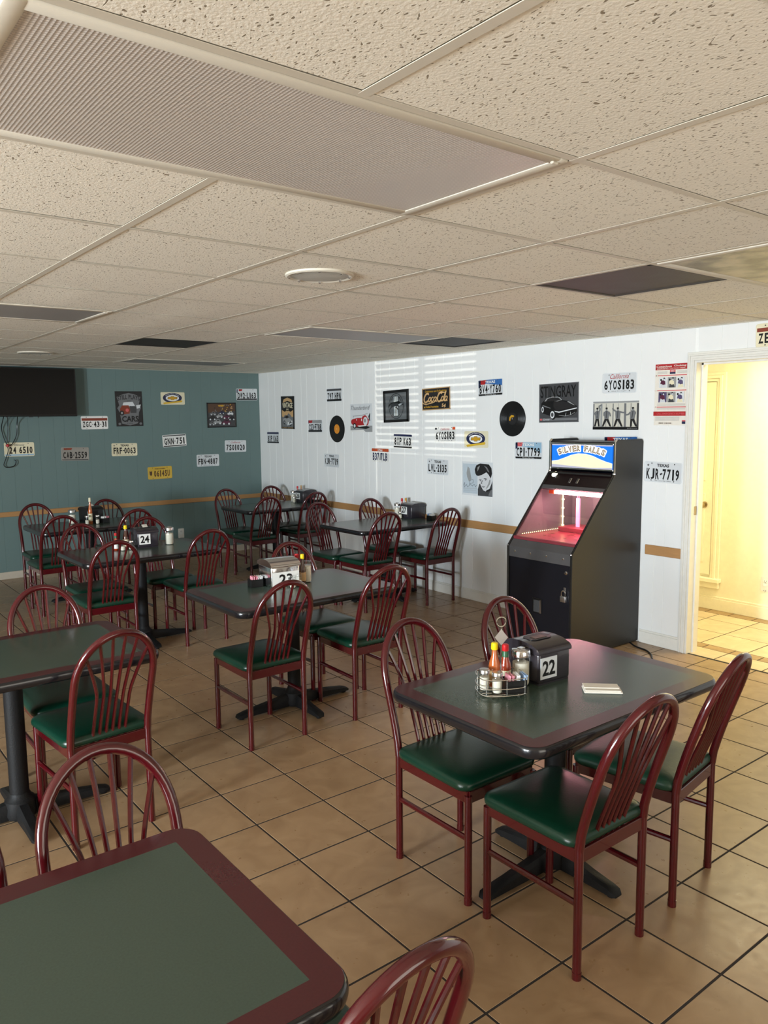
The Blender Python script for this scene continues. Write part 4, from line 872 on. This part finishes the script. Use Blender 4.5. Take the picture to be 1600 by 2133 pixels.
# portrait poster
A = Art('poster', 'R', 4.964, 1.112, .389, .303, .4, 'pale grey poster of a dark-haired young man looking down', 'poster', 'lgrey')
A.rect('posterblue', -.46, -.44, .02, .44); A.p('grey', [(-.30, .36), (-.24, .30), (-.20, .10), (-.18, -.02), (-.26, -.10), (-.32, .04), (-.34, .16)])
A.p('dgrey', [(.03, -.49), (.03, -.30), (.07, -.16), (.12, -.10), (.20, -.24), (.30, -.32), (.40, -.26), (.46, -.12), (.49, -.02), (.49, -.49)]); A.p('midgrey', [(.36, -.46), (.44, -.30), (.49, -.28), (.49, -.49)]); A.p('vdark', [(.10, -.20), (.16, -.30), (.22, -.34), (.34, -.36), (.44, -.30), (.46, -.24), (.36, -.30), (.24, -.28)])
A.p('skin', [(.06, .10), (.06, -.02), (.09, -.10), (.14, -.22), (.20, -.32), (.28, -.35), (.36, -.24), (.42, -.12), (.44, .0), (.44, .18), (.30, .24), (.16, .20)]); A.p('grey', [(.34, -.24), (.42, -.12), (.44, .0), (.40, .0), (.36, -.12), (.28, -.28)])
A.p('vdark', [(-.05, .16), (-.07, .28), (-.02, .40), (.10, .46), (.26, .45), (.38, .44), (.46, .34), (.48, .18), (.44, .04), (.40, .10), (.36, .16), (.30, .21), (.22, .16), (.14, .12), (.05, .09), (-.01, .10)]); A.p('grey', [(.02, .34), (.10, .40), (.06, .30), (.02, .22)]); A.p('midgrey', [(.22, .40), (.32, .36), (.40, .22), (.36, .22), (.28, .34)])
A.e('lgrey', .455, -.02, .025, .06); A.line('vdark', [(.06, -.03), (.11, -.02), (.15, -.01)], .004); A.line('vdark', [(.22, .02), (.28, .03), (.33, .01)], .0055); A.e('vdark', .12, -.045, .02, .012); A.e('vdark', .28, -.012, .024, .013); A.p('midgrey', [(.17, -.02), (.13, -.13), (.19, -.14), (.16, -.12), (.19, -.04)]); A.line('dgrey', [(.16, -.205), (.21, -.20), (.26, -.205)], .005); A.line('midgrey', [(.18, -.235), (.24, -.235)], .004)
A.line('dgrey', [(-.44, -.22), (-.40, -.12), (-.42, -.28), (-.34, -.18), (-.30, -.26), (-.24, -.20), (-.22, -.06), (-.12, -.02), (-.12, -.12), (-.22, -.16), (-.14, -.22), (-.08, -.16), (-.04, -.24), (.0, -.18)], .0022); A.line('grey', [(-.44, -.30), (.0, -.28)], .002); A.line('grey', [(-.42, -.36), (-.02, -.34)], .0015); A.done()
# sports car sign
A = Art('metal_sign', 'R', 4.060, 1.765, .395, .308, .8, 'square dark grey sign of a sports car under bold capitals', 'sign', 'dgrey', (.006, 'midgrey', .0036))
A.rect('midgrey', -.47, -.45, .47, -.39); A.text('black', 'STINGRAY', -.01, .29, .90, .30, .012)
A.p('black', [(-.44, .0), (-.38, .06), (-.30, .14), (-.16, .18), (.02, .17), (.12, .06), (.24, .04), (.36, -.02), (.46, -.10), (.46, -.24), (.36, -.32), (.0, -.38), (-.18, -.34), (-.40, -.26), (-.44, -.12)]); A.p('grey', [(-.36, .05), (-.30, .13), (-.16, .165), (.02, .155), (.10, .07), (-.02, .04), (-.2, .06)]); A.p('vdark', [(-.32, .05), (-.27, .115), (-.15, .145), (.0, .135), (.07, .07), (-.04, .05)])
A.p('vdark', [(-.12, .02), (.10, .04), (.38, -.04), (.44, -.12), (-.06, -.20), (-.12, -.10)]); A.p('grey', [(.26, .03), (.42, -.08), (.36, -.06), (.22, .02)]); A.p('lgrey', [(-.10, -.20), (.02, -.225), (.46, -.135), (.46, -.16), (.02, -.255), (-.11, -.22)]); A.p('midgrey', [(-.40, -.04), (-.20, -.12), (-.2, -.14), (-.41, -.07)])
for cx, cy, a, b in ((-.15, -.30, .055, .11), (-.40, -.16, .03, .09)): A.e('black', cx+.02, cy-.01, a*1.3, b*1.1); A.e('lgrey', cx, cy, a, b*.85); A.e('dgrey', cx, cy, a*.6, b*.5)
A.line('grey', [(.02, -.32), (.18, -.34), (.32, -.31), (.42, -.25)], .003); A.line('lgrey', [(.20, -.26), (.18, -.34)], .003); A.line('lgrey', [(.31, -.24), (.31, -.31)], .003); A.e('pinkish', -.44, -.42, .03, .025); A.text('lgrey', 'Corvette', -.30, -.42, .16, .05, 0, .3); A.done()
# four dancers
A = Art('poster', 'R', 3.526, 1.661, .398, .209, 0, 'black and white poster of four dancing men above the arcade machine', 'poster', 'stage', None, .002)
for x0, x1, c in ((-.5, -.47, 'midgrey'), (-.33, -.29, 'grey'), (-.21, -.20, 'midgrey'), (-.06, -.04, 'midgrey'), (.06, .07, 'grey'), (.19, .235, 'midgrey'), (.46, .5, 'dgrey'), (.33, .34, 'dgrey')): A.rect(c, x0, -.4, x1, .42)
A.rect('grey', -.5, .44, .5, .5); A.rect('black', -.5, -.5, .5, -.40); A.text('grey', 'Jailhouse', .37, -.45, .22, .04)
def dancer(x, legs, arms, s_=1, lean=0):
    y0 = -.39
    A.p('vdark', [(x-.035, y0+.30), (x+.035, y0+.30), (x+legs[1]+.02, y0), (x+legs[1]-.015, y0), (x, y0+.22), (x+legs[0]+.015, y0), (x+legs[0]-.02, y0)])
    A.p('midgrey', [(x-.045, y0+.27), (x+.045, y0+.27), (x+.055+lean, y0+.50), (x+.03+lean, y0+.56), (x-.03+lean, y0+.56), (x-.055+lean, y0+.50)]); A.p('dgrey', [(x-.012, y0+.30), (x+.006, y0+.30), (x+.012+lean, y0+.56), (x-.008+lean, y0+.56)])
    for pts in arms: A.line('midgrey', [(x+p_[0], y0+p_[1]) for p_ in pts], .011)
    A.e('skin', x+lean, y0+.61, .022, .05); A.e('midgrey', x+lean, y0+.605, .018, .042); A.e('black', x+lean, y0+.645, .024, .03)
dancer(-.40, (-.05, .04), [[(-.04, .52), (-.06, .44), (0, .40)], [(.04, .52), (.06, .62), (.03, .72), (.09, .76)]]); dancer(-.19, (-.08, .09), [[(-.05, .52), (-.06, .42), (-.05, .38)], [(.05, .52), (.08, .42), (.085, .36)]]); dancer(.06, (-.07, .09), [[(-.04, .53), (-.09, .58), (-.12, .64)], [(.04, .52), (.10, .49), (.17, .48)]]); dancer(.37, (-.02, .09), [[(-.04, .50), (-.08, .42), (-.14, .40)], [(.05, .52), (.07, .46), (.04, .42)]], lean=.015)
A.done()
# choking first aid poster
A = Art('poster', 'R', 3.069, 1.800, .269, .422, -.3, 'red and cream first aid poster about choking beside the doorway', 'poster', 'paper', None, .0015)
A.rect('red', -.5, .405, .5, .5); A.text('paper', 'Conscious', -.25, .462, .44, .036, .02); A.text('paper', 'Choking', .20, .462, .34, .036, .02); A.text('pinkpk', 'Cross', .43, .465, .11, .02); A.text('paper', 'EMERGENCY ACTION STEPS', -.05, .425, .8, .016)
A.rect('pinkish', -.08, .365, .08, .40); A.rect('navy', -.08, .335, .08, .365); A.text('white', 'ARC', 0, .382, .1, .02)
for y_ in (.315, .07, -.20): A.rect('pinkish', -.5, y_-.008, .5, y_+.006); A.e('paper', -.46, y_, .035, .018); A.text('brown', '1' if y_ > .2 else '2' if y_ > 0 else '3', -.46, y_, .02, .02)
for r, y_ in enumerate((.20, -.04)):
    for k, (bg_, f1, f2) in enumerate((('lgrey', 'plum', 'skin'), ('grey', 'cream', 'dgrey'), ('lgrey', 'purple', 'cream'))):
        x = -.26+.25*k; A.rect(bg_ if r == 0 or k else 'purple', x-.115, y_-.085, x+.115, y_+.085)
        A.p(f1, [(x-.08, y_-.02), (x-.06, y_+.03), (x, y_+.04), (x+.06, y_+.02), (x+.07, y_-.04), (x+.0, y_-.05)]); A.p(f2, [(x-.08, y_-.085), (x-.05, y_-.02), (x, y_-.04), (x+.06, y_-.03), (x+.09, y_-.085)])
        A.e('vdark', x+.03, y_+.06, .028, .02); A.e('skin', x+.03, y_+.048, .02, .015); A.e('vdark', x-.06, y_+.045, .026, .018)
for y_ in (.375, .36, .345): A.rect('grey', -.42, y_, -.14, y_+.004); A.rect('grey', .14, y_, .44, y_+.004)
for y_ in (-.15, -.165, -.18, -.225, -.24): A.rect('grey', -.40, y_, .40, y_+.004)
A.rect('red', -.5, -.345, .5, -.275); A.text('pinkish', 'CALL EMERGENCY NUMBER', 0, -.31, .8, .03)
for y_ in (-.365, -.38, -.395, -.41, -.425): A.rect('grey', -.44, y_, .25, y_+.004)
A.text('brown', 'RED CROSS', -.15, -.465, .36, .022); A.rect('pinkish', .33, -.435, .47, -.415); A.rect('navy', .33, -.475, .47, -.435); A.done()
# back wall signs
A = Art('metal_sign', 'B', 3.247, 1.794, .312, .395, .5, 'dark sign with red car lettered STILL PLAYS WITH CARS', 'sign', 'vdark')
A.p('midgrey', [(-.44, .34), (-.2, .42), (0, .45), (.2, .42), (.44, .34), (.36, .10), (.44, .02), (.36, -.10), (.30, -.42), (0, -.48), (-.30, -.42), (-.36, -.10), (-.44, .02), (-.36, .10)]); A.text('vdark', 'STILL PLAYS', 0, .29, .82, .13, .02, arc=.05); A.text('dgrey', 'WITH', 0, .225, .16, .03)
A.p('lgrey', [(-.2, .18), (.14, .20), (.22, .08), (-.26, .06)]); A.p('rust', [(-.34, .0), (-.26, .10), (-.02, .10), (.04, -.02), (.0, -.14), (-.28, -.16), (-.34, -.08)]); A.p('dgrey', [(.02, .08), (.28, .06), (.26, -.12), (.04, -.12)]); A.e('pinkish', -.08, -.04, .06, .05); A.e('black', -.28, -.12, .08, .07); A.e('grey', -.28, -.12, .04, .035); A.p('lgrey', [(.26, .10), (.44, .12), (.40, .02), (.28, .0)])
A.text('black', 'CARS', .02, -.29, .62, .17, .03); A.text('dgrey', '1955', 0, -.42, .2, .03); A.e('midgrey', -.38, -.43, .05, .035); A.e('midgrey', .40, -.43, .05, .035); A.done()
A = Art('framed_picture', 'B', 4.399, 1.717, .389, .302, .4, 'black-framed dark picture crowded with parked classic cars', 'picture', 'brown', (.012, 'black', .010), .004)
A.rect('dgrey', -.46, -.46, .46, .46); A.p('brown', [(-.46, .46), (.46, .46), (.46, .16), (-.46, .10)]); A.p('gold', [(-.12, .40), (.12, .42), (.10, .36), (0, .33), (-.10, .35)])
random.seed(3)
for k in range(22): x = random.uniform(-.44, .44); y_ = random.uniform(.10, .40); A.p(random.choice(['tan', 'gold', 'vdark', 'midgrey']), [(x-.02, y_), (x+.02, y_+.01), (x+.015, y_+.05), (x-.015, y_+.04)])
for x, y_, c, sc in ((-.30, .06, 'midgrey', .8), (.0, .10, 'navy', .7), (.30, .06, 'lgrey', .8), (-.33, -.12, 'vdark', 1), (-.08, -.04, 'grey', .9), (.16, -.08, 'plum', 1), (.34, -.14, 'vdark', .9), (-.16, -.28, 'grey', 1.1), (.14, -.30, 'plum', 1.2), (-.36, -.34, 'midgrey', .8)):
    A.p(c, [(x-.13*sc, y_-.05*sc), (x-.12*sc, y_+.02*sc), (x-.06*sc, y_+.04*sc), (x-.03*sc, y_+.10*sc), (x+.06*sc, y_+.10*sc), (x+.10*sc, y_+.03*sc), (x+.13*sc, y_), (x+.13*sc, y_-.05*sc)]); A.p('vdark', [(x-.03*sc, y_+.04*sc), (x-.01*sc, y_+.08*sc), (x+.05*sc, y_+.08*sc), (x+.07*sc, y_+.04*sc)]); A.e('lgrey', x-.07*sc, y_-.05*sc, .025*sc, .035*sc); A.e('lgrey', x+.08*sc, y_-.05*sc, .025*sc, .035*sc)
A.done()
# television with dangling cables
t = thing('television', 'large switched-off black flat television high on the teal wall', 'television', (2.07, YB, 1.965))
MB().box((-.55, -.165, -.253), (.55, -.125, .250), .006).box((-.40, -.125, -.18), (.40, -.085, .16), .012).build('housing', 'blackplastic', t)
MB().box((-.535, -.1662, -.235), (.535, -.1648, .238)).build('screen', 'screen', t, False)
MB().box((-.12, -.09, -.10), (.12, -.012, .10), .004).box((-.2, -.014, -.14), (.2, 0, .14), .003).build('wall_mount', 'iron', t)
MB().box((.06, -.155, -.262), (.10, -.14, -.252)).box((-.16, -.155, -.262), (-.145, -.14, -.252)).box((.15, -.155, -.268), (.158, -.14, -.252)).build('port', 'dgrey', t)
def cable(pts, r, label, m='blackplastic', nm='cable'):
    c = []
    P_ = [Vector(p) for p in pts]; P_ = [P_[0]*2-P_[1]]+P_+[P_[-1]*2-P_[-2]]
    for i in range(1, len(P_)-2):
        for q in range(6):
            u = q/6; a, b, c_, d = P_[i-1:i+3]; c.append(.5*((2*b)+(c_-a)*u+(2*a-5*b+4*c_-d)*u*u+(3*b-a-3*c_+d)*u**3))
    c.append(P_[-2]); return tag(MB().tube(c, r, 8).build(nm, m), label, 'cable')
yc = YB-.030
cable([(2.032, YB-.10, 1.715), (2.038, yc, 1.64), (2.025, yc, 1.52), (1.975, yc, 1.425), (1.935, yc, 1.412)], .0045, 'thick black cable looping right below the television to the red tie')
cable([(1.935, YB-.10, 1.72), (1.948, yc, 1.63), (1.94, yc, 1.52), (1.925, yc, 1.43)], .0035, 'thin black cable hanging straight from the television', nm='cable')
cable([(1.90, YB-.10, 1.72), (1.885, yc, 1.60), (1.90, yc, 1.50), (1.925, yc, 1.42), (1.935, yc, 1.36), (1.905, yc, 1.27), (1.885, yc, 1.21), (1.92, yc, 1.185), (1.985, yc, 1.20), (2.005, yc, 1.245), (1.99, yc, 1.262)], .0045, 'long black cable curling across the Illinois plate', nm='cable')
o = MB().lathe([(.004, -.016), (.016, -.010), (.018, 0), (.014, .012), (.004, .017)], 10).box((-.02, -.004, -.003), (.022, .004, .003), .001).build('cable_tie', 'red'); tag(o, 'red twist tie bunching the television cables', 'tie'); o.location = (1.932, yc-.002, 1.412)
def outlet(mtx, label, holes=True):
    t = thing('wall_outlet', label, 'outlet', matrix=mtx)
    MB().prism(rrect(.074, .116, .008, 4), 0, .005).build('cover_plate', 'trim', t, False)
    for sy in (-.026, .026):
        s = MB().prism(rrect(.034, .030, .012, 5), .005, .0075); s.build('socket', 'white', t, False)
        MB().box((-.009, sy-.004, .0075), (-.006, sy+.006, .0078)).box((.006, sy-.004, .0075), (.009, sy+.006, .0078)).poly(ell(0, sy-.009, .003, .003, 8), .0078).build('slot', 'dgrey', t, False)
        t.children[-2].location = (0, sy, 0)
    return t
outlet(wall_m('B', 3.81, .30, 0), 'small white wall outlet low on the teal wall')
outlet(Matrix(((0, 0, -1, HX-.001), (-1, 0, 0, 2.995), (0, 1, 0, .29), (0, 0, 0, 1))), 'white wall outlet low in the yellow-lit passage, at the right edge')

# ================================================================== arcade coin machine against the right wall
MY0, MY1, MX = 3.282, 3.872, 4.926
am = thing('arcade_machine', 'black coin pusher arcade machine with glowing pink interior and blue marquee', 'arcade machine', (4.5, (MY0+MY1)/2, 0))
def lm(p): return (p[0]-4.5, p[1]-(MY0+MY1)/2, p[2])
def ab(m): m.v = [lm(v) for v in m.v]; return m
prof = [(4.152, .012), (4.152, .735), (4.604, 1.258), (4.604, 1.475), (4.616, 1.487), (MX-.012, 1.487), (MX, 1.475), (MX, .012)]
for ya, yb in ((MY0, MY0+.018), (MY1-.018, MY1)): ab(MB().prism(prof, ya, yb, axis='y')).build('side_panel', 'cabblack', am, False)
m = MB()
for y_ in (MY0+.009, MY1-.009):
    m.tube([(4.152, y_, .012), (4.151, y_, .735), (4.602, y_, 1.258)], .0055, 6, 0).tube([(4.603, y_, 1.255), (4.603, y_, 1.475), (4.62, y_, 1.489)], .009, 6, 1).tube([(4.62, y_, 1.488), (MX-.012, y_, 1.488)], .005, 6, 0)
    m.lathe([(.004, -.008), (.012, -.004), (.012, .004), (.004, .008)], 10, (4.600, y_, 1.255), 1)
    m.lathe([(.003, -.006), (.008, -.002), (.008, .003), (.003, .006)], 8, (4.150, y_, .735), 1)
ab(m).build('edge_moulding', ['blackplastic', 'chrome'], am)
yi0, yi1 = MY0+.018, MY1-.018
ab(MB().box((4.60, yi0, 1.462), (MX, yi1, 1.476)).box((MX-.012, yi0, .02), (MX, yi1, 1.47)).box((4.16, yi0, .02), (MX, yi1, .035)).box((4.64, yi0, 1.195), (4.645, yi1, 1.25)).box((4.58, yi0, 1.238), (MX, yi1, 1.25))).build('carcass', 'cabblack', am, False)
fd = ab(MB().box((4.158, yi0+.004, .05), (4.176, yi1-.004, .655), .003)).build('front_door', 'cabdoor', am)
ab(MB().box((4.172, yi0, .0), (4.19, yi1, .05))).build('kick_plate', 'cabblack', am, False)
def onf(name, mb, mats, y_, z): # on the front door: local x right (=-y), y up, z out
    mb.v = [(4.158-v[2]-4.5, y_-v[0]-(MY0+MY1)/2, z+v[1]) for v in mb.v]; return mb.build(name, mats, fd)
onf('coin_return', MB().box((-.042, -.055, 0), (.042, .055, .006), .003, 0).box((-.034, -.046, .004), (.034, .046, .0065), 0, 1).add([(.024, -.05, .007), (.040, -.05, .007), (.040, .045, .012), (.030, .045, .012)], [(0, 1, 2, 3)], 2).add([(-.03, -.045, .0068), (.022, -.045, .0068), (.028, .04, .0068), (-.03, .04, .0068)], [(0, 1, 2, 3)], 3), ['blackplastic', 'black', 'steel', 'dgrey'], 3.585, .335)
onf('lock_cylinder', MB().lathe([(.013, 0), (.013, .006), (.010, .009), (.004, .010)], 14).box((-.001, -.007, .0098), (.001, .007, .0104), 0, 1), ['chrome', 'black'], 3.335, .605)
onf('hasp', MB().box((-.009, .0, 0), (.009, .034, .003), .001).tube([(-.007, .010, .003), (-.007, .010, .014), (.007, .010, .014), (.007, .010, .003)], .0025, 6), 'steel', 3.345, .470)
pl = thing('padlock', 'silver padlock hanging from the black machine door', 'padlock', (4.146, 3.347, .440))
MB().box((-.010, -.024, -.036), (.010, .024, .006), .004, seg=2).box((-.0104, -.018, -.02), (-.0102, .018, -.008)).build('body', 'steel', pl)
MB().tube([(0, -.016, 0)]+[(0, -.016*math.cos(PI*i/10), .026+.016*math.sin(PI*i/10)) for i in range(11)]+[(0, .016, 0)], .0042, 10).build('shackle', 'chrome', pl)
# grey strip with bolts, ledge, glass, slot panel
s0, s1 = Vector((4.158, 0, .735)), Vector((4.610, 0, 1.258)); sd = (s1-s0).normalized(); sn = Vector((-sd.z, 0, sd.x))
def slope_quad(t0, t1, ya, yb, d0, d1):
    p = [s0+(s1-s0)*t0, s0+(s1-s0)*t1]; vs = []
    for d in (d0, d1):
        for y_ in (ya, yb):
            for q in p: vs.append((q.x+sn.x*d, y_, q.z+sn.z*d))
    return vs, [(0, 1, 3, 2), (4, 6, 7, 5), (0, 4, 5, 1), (2, 3, 7, 6), (0, 2, 6, 4), (1, 5, 7, 3)]
ab(MB().box((4.154, yi0, .655), (4.172, yi1, .735), .002)).build('front_strip', 'cabgrey', am)
m = MB()
for k in range(4): m.add([(4.154-z_, yi0+.06+.145*k+r*math.cos(a), .700+r*math.sin(a)) for r, z_ in ((.009, -.001), (.008, .004), (.003, .006)) for a in [2*PI*i/8 for i in range(8)]], [(r*8+i, r*8+(i+1) % 8, r*8+8+(i+1) % 8, r*8+8+i) for r in range(2) for i in range(8)]+[tuple(range(16, 24))])
ab(m).build('bolt', 'chrome', am)
ab(MB().add(*slope_quad(0, .085, yi0, yi1, -.018, 0))).build('ledge', 'cabgrey', am, False)
ab(MB().add(*slope_quad(.085, .765, yi0+.004, yi1-.004, -.008, -.003))).build('glass_pane', 'pane', am, False)
ab(MB().add(*slope_quad(.755, .80, yi0, yi1, -.016, .004))).build('glass_bar', 'cabgrey', am, False)
up = ab(MB().add(*slope_quad(.80, 1.0, yi0, yi1, -.012, -.002))).build('slot_panel', 'cabdark', am, False)
def ons(name, mats, t_, y_, parts):
    q = s0+(s1-s0)*t_
    for mb in parts: mb.v = [lm((q.x+sd.x*v[1]+sn.x*v[2], y_-v[0], q.z+sd.z*v[1]+sn.z*v[2])) for v in mb.v]; mb.build(name, mats, up)
ons('lit_button', ['button', 'chrome'], .945, 3.80, [MB().lathe([(.024, -.002), (.024, .006), (.018, .010), (.004, .011)], 20, mi=0).lathe([(.028, -.002), (.028, .003), (.024, .004)], 20, mi=1)])
for y_ in (3.632, 3.565): ons('coin_slot', ['steel', 'black'], .875, y_, [MB().box((-.010, -.022, -.002), (.010, .022, .006), .003, 0).box((-.002, -.016, .005), (.002, .016, .0065), 0, 1)])
# chamber
zi = .80
ab(MB().box((4.20, yi0, zi-.02), (MX-.012, yi1, zi), 0)).build('playfield', 'chamber', am, False)
ab(MB().box((4.86, yi0, zi), (4.868, yi1, 1.237)).box((4.22, yi0, zi), (4.86, yi0+.003, zi+.01)).add(*[[(x, yi1-.002, z) for x, z in ((4.23, zi), (4.86, zi), (4.86, 1.237), (4.60, 1.237))], [(0, 1, 2, 3)]]).add([(x, yi0+.002, z) for x, z in ((4.23, zi), (4.86, zi), (4.86, 1.237), (4.60, 1.237))], [(3, 2, 1, 0)])).build('mirror_lining', 'mirror', am, False)
ab(MB().tube([(4.535, yi0+.02, 1.104), (4.535, yi1-.10, 1.104)], .012, 12)).build('lamp_tube', 'tube', am)
ab(MB().box((4.52, yi1-.10, 1.09), (4.55, yi1-.05, 1.118), .004)).build('lamp_holder', 'orange', am)
ab(MB().box((4.74, yi1-.010, zi), (4.745, yi1-.003, 1.14))).build('led_strip', 'led', am, False)
m = MB()
for k in range(6): m.lathe([(.001, -.009), (.010, -.003), (.010, .003), (.001, .009)], 8, (4.735, yi1-.014, zi+.03+.066*k))
for k in range(26): m.lathe([(.001, -.004), (.0045, 0), (.001, .004)], 6, (4.27+.022*k, yi1-.022, zi+.010))
for k in range(14): m.lathe([(.001, -.004), (.004, 0), (.001, .004)], 6, (4.85, yi1-.05-.036*k, zi+.012))
ab(m).build('led_bead', 'led', am)
ab(MB().box((4.70, 3.66, zi), (4.712, 3.69, 1.05)).tube([(4.706, 3.668, 1.05), (4.706, 3.668, 1.09), (4.706, 3.64, 1.14), (4.706, 3.62, 1.20)], .002, 6).tube([(4.706, 3.682, 1.05), (4.706, 3.682, 1.09), (4.706, 3.71, 1.14), (4.706, 3.73, 1.20)], .002, 6)).build('coin_chute', 'acryl', am)
cz = MB(); random.seed(5)
for k in range(34):
    x, y_ = random.uniform(4.36, 4.80), random.uniform(yi0+.03, yi1-.10); cz.lathe([(.011, 0), (.011, .0018), (.004, .002)], 12, (x, y_, zi+.0005+.002*(k % 3)))
o = ab(cz).build('coins', 'brass', am); o['kind'] = 'stuff'
ab(MB().box((4.62, yi0+.06, zi), (4.84, yi1-.06, zi+.035), .004)).build('pusher_shelf', 'chamber', am)
# marquee
zm0, zm1 = 1.270, 1.468
def mq(parts): # local x right (= -y), y up, z out of the sloping-free front face at x = 4.602
    for m in parts: m.v = [lm((4.603-v[2], (MY0+MY1)/2-v[0], (zm0+zm1)/2+v[1])) for v in m.v]
    return parts[0]
hw_, hh_ = (yi1-yi0)/2-.008, (zm1-zm0)/2-.014
mk = MB().box((-hw_, -hh_, -.02), (hw_, hh_, 0))
mqp = mq([mk]).build('marquee', 'mq_blue', am, False)
f = MB()
for p, q in (((-hw_-.008, hh_, -.02), (hw_+.008, hh_+.012, .006)), ((-hw_-.008, -hh_-.012, -.02), (hw_+.008, -hh_, .006))): f.box(p, q, .002)
mq([f]).build('marquee_frame', 'chrome', mqp)
g = MB().poly([(-hw_, hh_-.008), (hw_, hh_-.008), (hw_, hh_), (-hw_, hh_)], .0006).poly([(-hw_, -hh_), (hw_, -hh_), (hw_, -hh_+.012), (.3*hw_, -hh_+.006), (-.4*hw_, -hh_+.014), (-hw_, -hh_+.022)], .0012); mq([g]).build('marquee_print', 'mq_grey', mqp, False)
hill = [(-hw_, -hh_+.004), (hw_, -hh_+.004), (hw_, -.046), (.80*hw_, -.034), (.6*hw_, -.018), (.40*hw_, .002), (.16*hw_, .016), (-.10*hw_, .017), (-.32*hw_, .006), (-.55*hw_, -.016), (-.78*hw_, -.036), (-hw_, -.044)]
h1 = MB().poly([(x, y_+.004) for x, y_ in hill[2:]]+[(-hw_, -.055), (hw_, -.055)], .0008); mq([h1]).build('marquee_print', 'mq_white', mqp, False)
h2 = MB().poly(hill, .0010); mq([h2]).build('marquee_print', 'mq_cream', mqp, False)
lay = [MB(), MB(), MB()]
word = 'SILVER FALLS'; n = len(word); wd = [.030 if c != 'I' else .012 for c in word]; wd[6] = .022; tot = sum(wd)+.0075*(n-1); xx = -tot/2
for i, ch in enumerate(word):
    cx = xx+wd[i]/2; xx += wd[i]+.0075
    if ch == ' ': continue
    u = cx/(tot/2); cy = .058-.030*u*u; a = -u*.50; ca, sa = math.cos(a), math.sin(a)
    P2 = lambda x, y_: (cx+x*ca-y_*sa, cy+x*sa+y_*ca)
    h_ = .040; w_ = wd[i]
    lay[0].add([P2(x, y_)+(.0016+.00005*i,) for x, y_ in rrect(w_+.016, h_+.015, .008, 3)], [tuple(range(16))])
    v, fc = text_geo(ch, w_*1.10, h_*1.08, .05); lay[1].add([P2(x, y_)+(.0026,) for x, y_ in v], fc)
    v, fc = text_geo(ch, w_*.84, h_*.86, -.02); lay[2].add([P2(x+.0012, y_+.0012)+(.0030,) for x, y_ in v], fc)
for m_, mm in zip(lay, ('mq_white', 'mq_brown', 'mq_cream')): mq([m_]).build('marquee_lettering', mm, mqp, False)
# cord on the floor
cable([(4.80, 3.262, .02), (4.78, 3.20, .008), (4.76, 3.10, .006), (4.70, 3.02, .006), (4.62, 2.96, .006)], .006, 'black power cord lying on the floor at the foot of the arcade machine', nm='power_cord')['category'] = 'cord'
o = tag(MB().add([(-.02, -.012, 0), (.018, -.016, 0), (.024, .010, .004), (.002, .018, .010), (-.022, .008, .002), (.0, .0, .014)], [(0, 1, 5), (1, 2, 5), (2, 3, 5), (3, 4, 5), (4, 0, 5)]).build('wrapper_scrap', 'glass', None, False), 'crumpled clear wrapper scrap on the floor near the left-edge chair', 'scrap'); o.location = (.80, 2.80, .0005)
bpy.context.view_layer.update()
